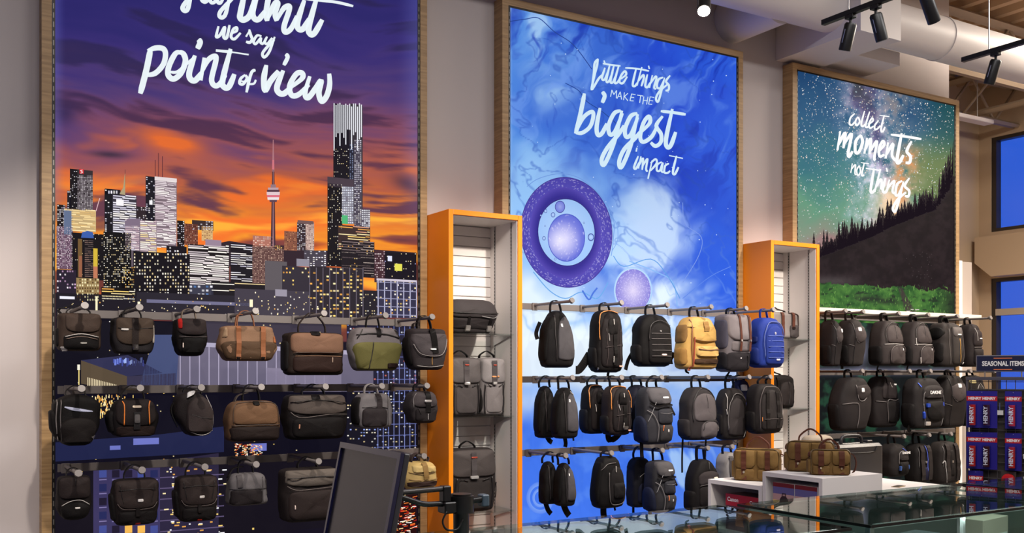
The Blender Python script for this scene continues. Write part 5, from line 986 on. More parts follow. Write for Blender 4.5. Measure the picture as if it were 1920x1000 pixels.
TWO = lambda k: [('panel', -.6, .84, .5, .9, .016, (58, 51, 51), 'dome'), ('zipper', [(-.7, .5), (-.62, .8), (-.1, .95), (.5, .9), (.8, .6)], (34, 30, 30), .003, .012), ('piping', [(-.85, .47), (0, .48), (.86, .47)], (150, 144, 142), .0035, .006), ('pocket', -.5, .9, .03, .44, .022, (54, 47, 47), 'dome'), ('zipper', [(-.55, .1), (-.5, .34), (-.1, .44), (.6, .43), (.86, .3)], (76, 68, 68), .003, .02), LOGO(.5, .36, .04, .05, (240, 236, 236), .022), ('seam', [(.1, .9), (.1, .6)], (30, 26, 27), .002, .016), ('handle', .04, BK, .03, 0), ('side_pocket', -.7, .7, .04, .44, .018, BK, 'r'), ('dangle', [(-.4, .3, .03), (-.45, .4, -.07), (-.4, .4, -.1)], BK, .014)]
TP = dict(w=((0, .98), (.4, 1), (1, .76)), f=((0, 1), (.4, 1), (.55, .86), (1, .6)))
pack(S, 'black two-tier backpack with a pale waist zip, third in the starry top row', G3, (1633, 1697, 602, 686), 5.83, .2, (48, 42, 42), TWO(0), rt=(.08, .12), **TP)
pack(S, 'black two-tier backpack with silver pull cords low down, fourth in the starry top row', G3, (1690, 1750, 603, 686), 5.83, .2, (48, 42, 42), TWO(1)+[('cord', [(-.62, .18), (-.56, .04)], STEEL, .004, .024), ('cord', [(-.72, .62), (-.74, .45)], STEEL, .003, .01)], rt=(.08, .12), **TP)
pack(S, 'boxy black backpack with a tan stripe down its front, fifth in the starry top row', G3, (1745, 1808, 606, 688), 5.82, .2, (50, 45, 44), [('panel', -.25, .85, .05, .92, .016, (54, 49, 47), 'r'), ('pocket', -.2, .6, .68, .9, .012, (88, 82, 80), 'cham', .01), LOGO(.3, .73, .3, .03, (230, 228, 226), .024), ('piping', [(.36, .64), (.36, .1)], (190, 140, 60), .003, .017), ('zipper', [(-.5, .86), (-.55, .4), (-.4, .05)], (96, 90, 88), .003, .01), ('zipper', [(.6, .9), (.66, .5), (.62, .08)], (80, 74, 74), .003, .017), ('handle', .05, (36, 32, 32), .04, 0), ('side_pocket', -.8, .8, .1, .55, .018, BK, 'r'), LOGO(.75, .08, .08, .05, (220, 216, 214), .016), ('side_panel', -.8, .8, .62, .9, .014, (20, 18, 18), 'oval')], rt=(.05, .06), e=4.5)
pack(S, 'narrow black backpack with small logo, last in the starry top row', G3, (1798, 1843, 608, 688), 5.9, .17, (42, 36, 37), [('panel', -.5, .85, .48, .86, .014, (46, 39, 40), 'dome'), LOGO(.45, .66, .36, .025, (232, 226, 224), .015), ('pocket', -.5, .9, .06, .42, .02, (38, 32, 33), 'r'), ('zipper', [(-.3, .9), (-.1, .76), (-.05, .6)], STEEL, .003, .014), ('seam', [(-.5, .45), (.85, .46)], (92, 84, 84), .003, .01), HB, ('dangle', [(.95, -.4, .48), (1.08, -.4, .46)], BK, .02)], rt=(.06, .09))
# --- starry lightbox, middle row
S = RC[1]
pack(S, 'large smooth black backpack with a white square logo, first in the starry middle row', G3, (1556, 1638, 708, 808), 5.82, .19, (38, 33, 34), [('panel', -.1, .85, .58, .86, .012, (48, 42, 42), [(-1, .8), (.4, 1), (1, .2), (.6, -.5), (-.4, -1), (-1, -.2)]), LOGO(.22, .76, .16, .08, (236, 234, 234), .013), ('zipper', [(-.1, .86), (0, .6), (.3, .56), (.7, .7)], (110, 104, 104), .003, .005), ('seam', [(-.9, .5), (-.3, .52), (.0, .46), (-.1, .05)], (100, 94, 94), .003, .005), HB, ('side_pocket', -.6, .7, .05, .5, .016, BK, 'r')], rt=(.09, .13), w=((0, .78), (.5, 1), (1, .74)), shift=.05)
pack(S, 'black backpack with a grey-framed lower pocket, second in the starry middle row', G3, (1624, 1688, 706, 802), 5.97, .16, (36, 31, 32), [('panel', -.5, .7, .56, .88, .014, (44, 38, 39), 'dome'), ('pocket', -.15, .95, .1, .52, .016, (30, 26, 27), 'r'), ('piping', [(-.13, .1), (-.15, .52), (.4, .525), (.92, .52), (.94, .12)], (88, 82, 82), .003, .012), ('seam', [(-.9, .52), (-.2, .5)], (96, 90, 90), .003, .004), LOGO(.5, .84, .22, .03, (222, 216, 212), .012), ('zipper', [(.1, .88), (.2, .78)], STEEL, .002, .014), HB], rt=(.09, .13))
DK = pack(S, 'black sports backpack with white lettering and blue buckles, third in the starry middle row', G3, (1694, 1772, 709, 804), 5.78, .2, (38, 34, 35), [('panel', -.55, .86, .6, .86, .02, (44, 40, 41), 'dome'), ('zipper', [(-.6, .5), (-.5, .72), (.1, .8), (.7, .72), (.9, .5)], (96, 92, 92), .003, .014), ('pocket', -.35, .85, .16, .54, .022, (22, 19, 20), 'flap'), ('buckle', -.42, -.2, .42, .5, .012, (50, 84, 200), 'r', .012), ('buckle', .7, .92, .44, .52, .012, (50, 84, 200), 'r', .008), ('buckle', -.62, -.5, .2, .34, .01, (44, 76, 190), 'r', .006), ('piping', [(-.7, .9), (-.62, .82)], (60, 96, 220), .004, .006), ('buckle', -.4, -.1, .06, .14, .004, (210, 206, 204), 'r', .006), ('seam', [(-.5, .05), (-.56, .5)], (90, 86, 86), .003, .008), ('seam', [(.9, .4), (.7, .05)], (120, 116, 116), .003, .004), HB, ('side_pocket', -.7, .7, .05, .5, .02, BK, 'r'), ('dangle', [(-.9, -.2, .1), (-1.0, -.1, 0), (-.8, 0, -.06)], BK, .03)], rt=(.09, .1))
pack(S, 'smooth black backpack with round logo behind the sports pack, starry middle row', G3, (1752, 1816, 704, 802), 5.9, .18, (38, 33, 33), CASE(.1, .8), rt=(.06, .1), **CP)
pack(S, 'dark backpack with tan trim half hidden behind the wire rack of blister packs', G3, (1800, 1850, 704, 800), 5.92, .18, (40, 35, 34), [('panel', -.6, .8, .1, .8, .016, (46, 40, 38), 'dome'), ('tag', -.8, -.4, .84, .97, .006, (196, 180, 130), 'r', .006), HB, ('zipper', [(-.6, .6), (0, .84), (.7, .6)], STEEL, .002, .014)], rt=(.07, .1))
# --- starry lightbox, bottom row
S = RC[2]
DK2 = pack(S, 'black sports backpack with pale blue buckles behind the hard case, starry bottom row', G3, (1652, 1704, 832, 895), 5.8, .18, (40, 36, 36), [('panel', -.3, .86, .5, .8, .02, (44, 40, 40), 'dome'), ('zipper', [(-.4, .4), (-.3, .7), (.2, .78), (.8, .6)], (100, 96, 96), .003, .012), ('pocket', -.3, .85, .06, .46, .02, BK, 'flap'), ('buckle', -.4, -.2, .2, .34, .01, (70, 110, 190), 'r', .012), ('buckle', .66, .9, .22, .36, .01, (90, 130, 210), 'r', .01), HB, ('piping', [(.2, .86), (.6, .78)], (60, 90, 200), .003, .006)], rt=(.07, .08))
STRP = [('strap', [(-.4, .96), (-.48, .5), (-.4, .08)], (44, 39, 39), .05, .014), ('strap', [(.4, .96), (.5, .5), (.45, .08)], (44, 39, 39), .05, .014), ('seam', [(-.7, .9), (-.8, .4)], (100, 96, 96), .0025, .005), ('buckle', -.1, .1, .5, .56, .008, (140, 134, 130), 'r', .006), HB]
pack(S, 'black backpack hung straps outward with a blue lining edge, second in the starry bottom row', G3, (1700, 1748, 832, 906), 5.8, .17, (34, 30, 30), STRP+[('piping', [(.1, .95), (.2, .6), (.15, .3)], (70, 84, 170), .004, .008), ('panel', -.2, .5, .06, .4, .01, (26, 26, 50), 'r')], rt=(.06, .07))
pack(S, 'black backpack showing its padded shoulder straps beside the wire rack, starry bottom row', G3, (1744, 1802, 828, 908), 5.76, .18, (42, 37, 36), STRP+[('cord', [(-.85, .5), (-.7, .55), (-.6, .3), (-.5, .05)], (170, 166, 164), .005, .006), ('panel', -.2, .2, .2, .8, .01, (36, 32, 32), 'r')], rt=(.07, .08))
def words(txt, size, m, parent, loc, rot=(PI/2, 0, 0), bold=0, sx=1, ext=.0006, name='lettering', align='CENTER'):
    cu = bpy.data.curves.new(name, 'FONT'); cu.body = txt; cu.size = size; cu.extrude = ext; cu.offset = bold; cu.align_x = align; cu.align_y = 'CENTER'; cu.resolution_u = 3
    o = bpy.data.objects.new(name, cu); COL.objects.link(o)
    bpy.context.view_layer.update()
    me = bpy.data.meshes.new_from_object(o.evaluated_get(bpy.context.evaluated_depsgraph_get()))
    bpy.data.objects.remove(o); bpy.data.curves.remove(cu)
    me.materials.clear(); me.materials.append(m); n = bpy.data.objects.new(name, me); COL.objects.link(n)
    n.parent = parent; n.location = loc; n.rotation_euler = rot; n.scale = (sx, 1, 1); return n
def onbag(t, txt, x, z, size):
    b_ = [c for c in t.children if c.name.startswith('panel')][0]
    y = min(v.co.y for v in b_.data.vertices)
    words(txt, size, mat('logo_print', (226, 224, 224), .5), t, (x, y-.001, z), (PI/2, 0, 0), .0004)
onbag(DK, 'DAKINE', .03, .322, .042); onbag(DK2, 'DAKINE', .04, .212, .03)

# build the rails with their hook arms
def rail(R, label, grp):
    m = GREYM(); t = thing('hanging_rail', label, 'rail', ((R.x0+R.x1)/2, R.y0, R.z), 0, grp); c = t.location
    MB().bbox(R.x0-c.x, R.x1-c.x, -.014, -.001, -.046, 0, .003).build('rail_bar', m, t)
    for X, y1 in sorted(R.arms):
        x = X-c.x; L = y1-c.y
        b_ = MB().cyl((x, -.015, -.012), (x, L+.012, -.012), .0105, 12)
        b_.tube([(x, L+.03, -.006), (x, L+.012, -.010), (x, L, -.006)], [.011, .021, .019], 14)
        smooth_by_angle(b_.build('hook_arm', m, t), 40)
        MB().bbox(x-.022, x+.022, -.028, -.0145, -.052, .004, .003).build('bracket', m, t)
for R, nm, g in ((RA, 'city skyline lightbox', 'rails on the city lightbox'), (RB, 'blue marbled lightbox', 'rails on the blue lightbox'), (RC, 'starry lightbox', 'rails on the starry lightbox')):
    for r, w_ in zip(R, ('top', 'middle', 'bottom')): rail(r, 'grey hanging rail with hook arms, %s of the three across the %s' % (w_, nm), g)
CRM = mat('cream_ledge', (214, 204, 188), .6)
t = thing('display_ledge', 'cream shelf ledge under the green meadow of the starry lightbox', 'ledge', (7.95, 6.06, EYE+.515))
MB().bbox(-1.29, 1.22, -.05, .032, .012, .05, .004).build('ledge_board', CRM, t)
# ------------------------------------------------------------------ orange wall cabinets
ORM = mat('orange_laminate', (236, 132, 18), .42, 0, .4, 0, 200, .03, 3)
INM = mat('grey_liner', (214, 207, 204), .6, 0, .3, 0, 200, .02, 4)
SHELFG = glassmat('shelf_glass', (.95, .985, .975))
def cabinet(x0, x1, label, shelves):
    y0, y1, H, th = 5.78, WY-.006, 2.625, .034
    t = thing('display_cabinet', label, 'cabinet', (x0, y0, 0), 0, 'orange wall cabinets'); W, D = x1-x0, y1-y0
    MB().bbox(0, th, 0, D, 0, H, .003).build('side_panel', ORM, t); MB().bbox(W-th, W, 0, D, 0, H, .003).build('side_panel', ORM, t)
    MB().bbox(th+.0005, W-th-.0005, 0, D, H-th, H, .003).build('top_panel', ORM, t); MB().box(th, W-th, .01, D, .02, .1).build('bottom_panel', ORM, t)
    for xa in (th, W-th-.004): MB().box(xa, xa+.004, .012, D, .1, H-th).build('inner_liner', INM, t)
    MB().box(th, W-th, .012, D, H-th-.004, H-th).build('inner_liner', INM, t)
    m = MB(); z = .1
    while z < H-th-.02: m.box(th+.004, W-th-.004, D-.05, D-.03, z, min(z+.064, H-th-.005)); z += .071
    m.box(th+.004, W-th-.004, D-.038, D-.02, .1, H-th-.005)
    m.build('slatted_back', INM, t)
    sm = mat('slotted_standard', (150, 146, 146), .4, .4); hm = mat('dark_slot', (48, 46, 46), .7)
    for xa, ys in ((W-th-.007, (.075, .30)), (th+.004, (.075, .30))):
        for yy in ys:
            m = MB().box(xa, xa+.003, yy, yy+.018, .1, H-th-.006); o = m.build('slotted_standard', sm, t)
            k = MB(); z = .12; xx = xa-.0004 if xa > W/2 else xa+.003
            while z < H-th-.03: k.box(xx, xx+.0004, yy+.005, yy+.013, z, z+.014); z += .024
            k.build('slots', hm, o)
    for k, z in enumerate(shelves):
        s = thing('glass_shelf', label_s[k] % ('first' if x0 < 4 else 'second'), 'shelf', (x0+W/2, y0+.19, z), 0, 'glass shelves in the orange cabinets')
        MB().bbox(-W/2+th+.0075, W/2-th-.0075, -.15, .128, -.008, 0, .001).build('glass_pane', SHELFG, s)
        for sx in (-1, 1):
            xb = sx*(W/2-th-.012)
            MB().prism([(-.12, -.0085), (.125, -.0085), (.125, -.075)], 'x', xb-.002, xb+.002).build('bracket', CHROME(), s)
    return t
label_s = ['upper clear glass shelf in the %s orange cabinet along the wall', 'middle clear glass shelf in the %s orange cabinet along the wall', 'lower clear glass shelf in the %s orange cabinet along the wall']
cabinet(3.026, 3.598, 'tall bright orange cabinet between the city lightbox and the blue lightbox', (1.808, 1.245, .592))
cabinet(5.988, 6.560, 'tall bright orange cabinet between the blue lightbox and the starry lightbox', (1.825, 1.24, .60))
def onshelf(name, label, cat_, x0, x1, yf, yb, z0, H, col, feats, rz=0, group='bags on the cabinet shelves', **kw):
    kw.setdefault('rt', ((x1-x0)*.12, H*.1))
    return make_bag(name, label, cat_, group, ((x0+x1)/2, (yf+yb)/2, z0+.0005), rz, x1-x0, yb-yf, H, col, feats, **kw)
onshelf('shoulder_bag', 'charcoal roll-top bag with two buckles on the first cabinet upper glass shelf', 'bag', 3.072, 3.475, 5.86, 6.08, 1.808, .235, (52, 47, 48), [
    ('lid', -.96, .96, .46, .98, .016, (58, 53, 54), 'r'), ('seam', [(-.9, .6), (0, .58), (.9, .6)], (34, 30, 30), .003, .018), ('lower_panel', -.9, .85, .14, .44, .01, (46, 41, 42), 'r'), ('buckle', -.34, -.16, .06, .24, .012, STEEL, 'r', .008), ('buckle', .5, .68, .06, .24, .012, STEEL, 'r', .008), ('strap', [(-.25, .5), (-.25, .08)], BK, .02, .012), ('strap', [(.59, .5), (.59, .08)], BK, .02, .012), ('zipper', [(.2, .5), (.7, .46), (.96, .6)], (120, 116, 116), .003, .018)], w=((0, .8), (.6, 1), (1, .86)), f=((0, .7), (.6, 1), (1, .8)), rt=(.06, .06))
EV = lambda cl, cb: [('flap', -.95, .95, .56, .985, .016, cl, 'r'), ('strap', [(-.1, .95), (-.08, .75), (-.08, .58)], (70, 65, 66), .04, .02), ('logo', -.2, .05, .86, .885, .003, (150, 60, 44), 'r', .024), ('buckle', -.22, .1, .535, .585, .01, (226, 224, 222), 'r', .018), ('zipper', [(.72, .55), (.76, .3), (.72, .05)], BK, .006, .004), ('zipper', [(-.72, .55), (-.76, .3), (-.72, .05)], BK, .006, .004), ('panel', -.66, .66, .05, .53, .008, cb, 'r'), ('seam', [(-.6, .54), (-.3, .5)], BK, .003, .012), ('seam', [(.6, .54), (.3, .5)], BK, .003, .012), ('handle', .06, BK, .025, 0, .03), ('side_pocket', -.8, .8, .05, .5, .014, BK, 'r')]
EP = dict(w=((0, .9), (.5, 1), (1, .92)), e=4.5, rt=(.03, .03))
onshelf('backpack', 'charcoal flap backpack with silver hook on the first cabinet middle glass shelf', 'backpack', 3.080, 3.330, 5.86, 6.04, 1.245, .40, (64, 59, 59), EV((84, 79, 79), (66, 61, 61)), **EP)
onshelf('backpack', 'pale grey flap backpack behind the charcoal one on the middle glass shelf', 'backpack', 3.345, 3.545, 5.90, 6.09, 1.245, .40, (112, 106, 106), EV((134, 128, 128), (110, 104, 104))+[('logo', -.3, .3, .66, .69, .003, (190, 130, 80), 'r', .02)], **EP)
onshelf('backpack', 'large black flap backpack with silver hook on the first cabinet lower glass shelf', 'backpack', 3.078, 3.455, 5.86, 6.05, .592, .43, (46, 41, 41), EV((70, 64, 63), (50, 45, 44))+[('cord', [(.93, .45), (1.0, .38), (.96, .2)], BK, .004, .01)], **EP)
onshelf('shoulder_bag', 'grey satchel with brown straps and framed handle on the second cabinet upper glass shelf', 'bag', 6.040, 6.44, 5.88, 6.06, 1.825, .225, (120, 112, 110), [
    ('lower_panel', .35, .95, .04, .52, .014, (64, 58, 58), 'r'), ('strap', [(-.1, .98), (-.08, .6), (-.1, .1)], LEATH, .03, .012), ('strap', [(.5, .98), (.52, .7), (.5, .4)], LEATH, .03, .016), ('piping', [(.3, .96), (.8, .92), (.94, .7), (.94, .1)], (60, 44, 40), .005, .008), ('handle', .12, (52, 40, 38), .022, 0, .025), ('buckle', .44, .6, .36, .46, .008, (60, 48, 46), 'r', .016), ('panel', -.9, -.2, .1, .5, .01, (104, 98, 98), 'r')], e=5, rt=(.03, .03))
onshelf('shoulder_bag', 'soft black pouch bag on the second cabinet middle glass shelf', 'bag', 6.045, 6.40, 5.88, 6.06, 1.24, .28, (34, 29, 29), [('panel', -.2, .8, .08, .8, .02, (42, 36, 36), 'dome'), ('strap', [(-.3, .96), (-.26, .6), (-.3, .1)], BK, .04, .012), ('seam', [(.3, .8), (.4, .4), (.3, .1)], (24, 20, 20), .004, .02), ('dangle', [(.6, -.5, .95), (1.0, -.4, .7), (1.04, -.3, .4)], BK, .03), ('handle', .08, BK, .026, 0, .012)], rt=(.08, .07), amp=.008)

# ------------------------------------------------------------------ white display cubes, table, olive bags, hard case
WP = mat('white_laminate', (226, 220, 218), .45, 0, .4, 0, 200, .01)
def cube(label, x0, x1, y0, y1, z1):
    t = thing('display_cube', label, 'display cube', ((x0+x1)/2, (y0+y1)/2, 0), 0, 'white display cubes'); w_, d_ = (x1-x0)/2, (y1-y0)/2; th = .028
    MB().box(-w_, w_, -d_, d_, z1-th, z1).build('top_panel', WP, t)
    MB().box(-w_, w_, -d_, -d_+th, 0, z1-th).build('side_panel', WP, t); MB().box(-w_, w_, d_-th, d_, 0, z1-th).build('side_panel', WP, t)
    MB().box(w_-th, w_, -d_+th, d_-th, 0, z1-th).build('back_panel', WP, t); MB().box(-w_+.01, w_-th, -d_+th, d_-th, z1-.36, z1-.335).build('inner_shelf', WP, t)
    return t
cube('lower white open-fronted display cube carrying one olive bag', 4.79, 5.35, 4.708, 5.22, .792)
cube('taller white open-fronted display cube carrying two olive bags', 4.79, 5.35, 4.20, 4.70, .890)
t = thing('display_table', 'plain white low display table behind the cubes carrying the hard case', 'table', (5.97, 4.78, 0))
MB().bbox(-.56, .56, -.5, .5, .67, .71, .004).build('table_top', WP, t)
for sx in (-1, 1): MB().box(sx*.5-.02, sx*.5+.02, -.45, .45, 0, .67).build('side_panel', WP, t)
t = thing('price_card', 'small pale card lying on the white table beside the hard case', 'card', (6.14, 4.68, .711), .3)
MB().box(-.06, .06, -.03, .03, 0, .004).build('card_base', mat('tan_card', (150, 128, 96), .6), t); MB().box(-.05, .05, -.02, .02, .0042, .006).build('card_face', mat('dark_card', (60, 52, 46), .5), t)
def cartons():
    RD = mat('red_carton', (170, 22, 28), .45); WT = mat('carton_print', (236, 232, 232), .5)
    t = thing('camera_carton', 'red and white camera carton inside the lower white display cube', 'carton', (4.92, 4.93, .459), -PI/2)
    MB().bbox(-.155, .155, -.09, .09, 0, .245, .002).build('carton', mat('grey_carton', (86, 60, 66), .5), t)
    MB().box(-.155, .155, -.0915, -.0902, .165, .245).build('red_band', RD, t)
    words('Canon', .04, WT, t, (-.085, -.0922, .208), (PI/2, 0, 0), .0008); words('Canon', .03, WT, t, (.115, -.0922, .205), (PI/2, 0, 0), .0006)
    words('EOS', .032, WT, t, (-.108, -.0922, .142), (PI/2, 0, 0), .0008)
    b_ = MB().box(-.06, .02, -.0915, -.0902, .03, .15); b_.build('picture_patch', mat('orange_patch', (206, 128, 84), .5), t)
    smooth_by_angle(MB().tube([(.06, -.0915, .07), (.06, -.094, .07)], [.05, .045], 20).build('picture_patch', mat('dark_patch', (40, 30, 40), .4), t), 40)
    for i, (yc, lb) in enumerate(((4.535, 'photo-printed carton with a backpack picture inside the taller white cube'), (4.348, 'photo-printed carton with a sunset lake picture inside the taller white cube'))):
        t = thing('camera_carton', lb, 'carton', (4.90, yc, .556), -PI/2)
        MB().bbox(-.09, .09, -.09, .09, 0, .272, .002).build('carton', mat('white_carton', (214, 210, 212), .5), t)
        MB().box(-.09, .09, -.0915, -.0902, .245, .272).build('red_band', mat('dark_red_carton', (112, 16, 24), .45), t)
        for z0, z1, c in ((.20, .245, (96, 92, 150)), (.16, .20, (190, 150, 150)), (.125, .16, (232, 196, 120)), (.10, .125, (70, 60, 92))):
            MB().box(-.09, .09, -.0912, -.0902, z0, z1).build('picture_patch', mat('picture_ink', c, .5), t)
        if i == 0:
            pts = outline('dome', -.035, .045, .07, .19); MB().prism(pts, 'y', -.0925, -.0914).build('backpack_picture', mat('dark_ink', (46, 26, 30), .5), t)
            MB().tube([(-.01, -.0922, .185), (-.008, -.0922, .205), (.018, -.0922, .205), (.02, -.0922, .185)], .003, 6).build('backpack_picture', mat('dark_ink', (46, 26, 30), .5), t)
            MB().tube(cat([(-.05, -.0922, .12), (-.065, -.0922, .09), (-.05, -.0922, .06), (-.02, -.0922, .05)]), .004, 6).build('backpack_picture', mat('dark_ink', (46, 26, 30), .5), t)
        else:
            MB().prism([(-.09, .10), (-.09, .13), (-.05, .15), (-.02, .125), (.03, .16), (.09, .12), (.09, .10)], 'y', -.0925, -.0914).build('hill_picture', mat('dusk_ink', (52, 38, 70), .5), t)
        for k in range(3): MB().box(-.075+k*.05, -.05+k*.05, -.0912, -.0902, .04, .07).build('small_picture', mat('grey_ink', (120, 116, 124), .5), t)
cartons()
OLV, OLV2, LTH = (108, 82, 46), (118, 91, 52), (84, 48, 36)
def satchel(label, loc, rz, W, D, H, e=5, round_=0, hh=.07):
    fl = [('panel', -.96, -.04, .40, .95, .014, OLV2, 'cham'), ('panel', .04, .96, .40, .95, .014, OLV2, 'cham')]
    for x in (-.52, .52): fl += [('strap', [(x, .95), (x, .6), (x, .38)], LTH, .034, .019), ('strap', [(x, .38), (x, .2), (x, .04)], LTH, .034, .008), ('buckle', x-.05, x+.05, .24, .24+.1*W/H*.52, .006, (206, 190, 160), 'oval', .012)]
    fl += [('pocket', -.92, -.06, .05, .38, .010, OLV, 'r'), ('pocket', .06, .92, .05, .38, .010, OLV, 'r'), ('piping', [(-.96, .06), (-.97, .5), (-.9, .96), (0, .985), (.9, .96), (.97, .5), (.96, .06)], (92, 72, 40), .004, .004), ('handle', W*.24, LTH, .026, 0, hh, .011), ('side_pocket', -.7, .7, .08, .62, .02, OLV, 'r'), ('side_panel', -.3, .3, .7, .9, .012, LTH, 'r')]
    t = make_bag('satchel', label, 'bag', 'olive canvas satchels', loc, rz, W, D, H, OLV, fl, e=e, amp=.006, rt=(.03+round_, .03+round_), rd=.03, rb=.015)
    sd = MB().band(cat([(W/2-.01, .0, H*.86), (W/2+.025, .0, H*.78), (W/2+.04, -.01, H*.5), (W/2+.03, -.02, H*.2), (W/2+.02, -.01, .02)], 5), (0, 1, 0), .026, .005); sd.build('hanging_strap', fab(LTH, .6), t, False)
    return t
def rot(v, a): return (v[0]*math.cos(a)-v[1]*math.sin(a), v[0]*math.sin(a)+v[1]*math.cos(a))
satchel('large square olive canvas satchel with leather straps on the lower white cube', (5.03, 4.98, .793), math.radians(-55), .31, .15, .222, 7, 0, .06)
satchel('rounded olive canvas satchel at the back of the taller white cube', (5.08, 4.555, .891), math.radians(-48), .30, .14, .20, 4, .015, .06)
satchel('small olive canvas satchel at the front of the taller white cube', (5.01, 4.335, .891), math.radians(-38), .245, .10, .162, 4.5, .01, .045)
make_bag('shoulder_bag', 'pale grey camera bag standing on the white table behind the rounded olive satchel', 'bag', None, (5.83, 5.16, .7105), 0, .27, .13, .36, (150, 138, 124), [('panel', -.7, .8, .1, .9, .012, (164, 150, 134), 'r'), ('zipper', [(-.8, .8), (0, .92), (.8, .8)], (70, 60, 54), .003, .012), ('logo', .3, .6, .7, .76, .003, (90, 70, 60), 'r', .012)])
# moulded hard case
HC = mat('dark_moulded_plastic', (42, 40, 42), .42, 0, .5, .1, 400, .05)
t = thing('hard_case', 'dark grey moulded hard case standing upright on the white table', 'case', (5.80, 4.83, .7105))
smooth_by_angle(MB().bbox(-.255, .255, -.095, -.004, 0.012, .32, .035, 4).build('front_shell', HC, t), 30); smooth_by_angle(MB().bbox(-.255, .255, .004, .08, .012, .32, .035, 4).build('back_shell', HC, t), 30)
MB().bbox(-.25, .25, -.004, .004, .016, .316, .003).build('gasket', PLAST(), t)
MB().tube(cat([(-.23, -.097, .27), (-.14, -.099, .262), (0, -.099, .258), (.14, -.099, .262), (.17, -.098, .30)], 6), .003, 6).build('moulded_line', PLAST(), t)
MB().tube(cat([(-.11, -.01, .318), (-.105, -.01, .35), (-.08, -.01, .372), (0, -.01, .376), (.08, -.01, .372), (.105, -.01, .35), (.11, -.01, .318)], 5), .012, 10).build('handle', HC, t, True)
for sx in (-1, 1):
    MB().bbox(sx*.18-.03, sx*.18+.03, -.03, .02, .3195, .338, .006).build('latch', HC, t)
    for yy in (-.06, .05): MB().bbox(sx*.22-.02, sx*.22+.02, yy-.015, yy+.015, 0, .0125, .004).build('foot', PLAST(), t)
    MB().bbox(sx*.255-.006, sx*.255+.006, -.03, .03, .05, .28, .005).build('corner_rib', HC, t)

# ------------------------------------------------------------------ glass counters
CG = glassmat('counter_glass', (.82, .92, .90)); EDGE = mat('dark_edge_trim', (12, 14, 16), .3, .2)
BASE = mat('counter_base', (64, 60, 60), .5)
CT = .97
def counter(label, x0, x1, y0, y1, lid=True):
    t = thing('glass_counter', label, 'counter', ((x0+x1)/2, (y0+y1)/2, 0), 0, 'glass showcase counters'); w_, d_ = (x1-x0)/2, (y1-y0)/2
    tp = MB().bbox(-w_, w_, -d_, d_, CT-.010, CT, .002).build('glass_top', CG, t)
    e = MB()
    for a, b_, c_, d2 in ((-w_, w_, -d_-.003, -d_-.0005), (-w_-.003, -w_-.0005, -d_, d_), (w_+.0005, w_+.003, -d_, d_)): e.box(a, b_, c_, d2, CT-.012, CT-.001)
    e.build('polished_edge', EDGE, t)
    gi = .02
    MB().box(-w_+gi, w_-gi, -d_+gi, -d_+gi+.006, .45, CT-.0105).build('front_pane', CG, t)
    MB().box(-w_+gi, -w_+gi+.006, -d_+gi+.007, d_-gi, .45, CT-.0105).build('side_pane', CG, t); MB().box(w_-gi-.006, w_-gi, -d_+gi+.007, d_-gi, .45, CT-.0105).build('side_pane', CG, t)
    MB().box(-w_+gi+.007, w_-gi-.007, d_-gi-.02, d_-gi, .45, CT-.0105).build('back_door', mat('dark_sliding_door', (74, 80, 78), .4), t)
    MB().box(-w_+gi+.01, w_-gi-.01, -d_+.12, d_-.06, .70, .708).build('glass_shelf', CG, t)
    MB().bbox(-w_+.01, w_-.01, -d_+.01, d_-.01, 0, .449, .004).build('base_cabinet', BASE, t)
    for sx in (-1, 1):
        o = MB().bbox(sx*(w_-gi-.02)-.014, sx*(w_-gi-.02)+.014, -d_+gi+.0065, -d_+gi+.03, CT-.045, CT-.0105, .003).build('corner_clamp', CHROME(), t)
    l = bpy.data.lights.new('added_case_light', 'AREA'); l.shape = 'RECTANGLE'; l.size, l.size_y = 2*w_-.2, .02; l.energy = 1.2*w_; l.color = (.9, 1, .97)  # unseen lamp, added to brighten the dark inside of the case
    lo = bpy.data.objects.new('added_case_light', l); COL.objects.link(lo); lo.location = ((x0+x1)/2, y0+.06, CT-.03); lo.rotation_euler = (math.radians(35), 0, 0)
    MB().box(-w_+.08, w_-.08, -d_+.045, -d_+.06, CT-.026, CT-.0105).build('added_light_strip', mat('pale_strip', (200, 205, 203), .4), t)  # unseen strip, added to go with the lamp inside the case
    MB().box(-.10, -.085, -d_+.065, -d_+.08, .45, CT-.011).build('white_upright', mat('white_upright', (224, 222, 220), .5), t)
    return t
counter('long glass showcase counter below the blue lightbox with the monitor post on it', .40, 2.985, 2.48, 3.20)
counter('dark-edged glass showcase counter in front of the white display cubes', 3.095, 4.615, 2.48, 3.185)
counter('glass showcase counter in front of the wire rack of blister packs', 4.66, 6.2, 2.48, 3.185)

# ------------------------------------------------------------------ monitor on its post
t = thing('monitor', 'black flat monitor tilted on a swing arm at the counter', 'monitor', (1.122, 2.735, 1.06), -PI/2-.035)
tl = math.radians(11)
def tilt(m): m.v = [(p[0], p[1]*math.cos(tl)+p[2]*math.sin(tl), -p[1]*math.sin(tl)+p[2]*math.cos(tl)) for p in m.v]; return m
W2, H0, H1 = .248, -.075, .268
tilt(MB().bbox(-W2, W2, .0, .018, H0, H1, .005)).build('housing', mat('monitor_shell', (52, 52, 56), .4), t)
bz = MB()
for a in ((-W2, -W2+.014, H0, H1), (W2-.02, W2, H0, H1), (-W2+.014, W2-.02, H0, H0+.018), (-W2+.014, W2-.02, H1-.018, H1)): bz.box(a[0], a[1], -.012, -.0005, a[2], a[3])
tilt(bz).build('bezel', mat('bezel_reflection_tint', (24, 24, 58), .15, 0, .6), t)  # navy base colour paints in the blue reflection on the bezel
tilt(MB().box(-W2+.014, W2-.02, -.004, -.001, H0+.018, H1-.018)).build('screen', mat('dark_screen', (40, 36, 40), .28, 0, .5), t)
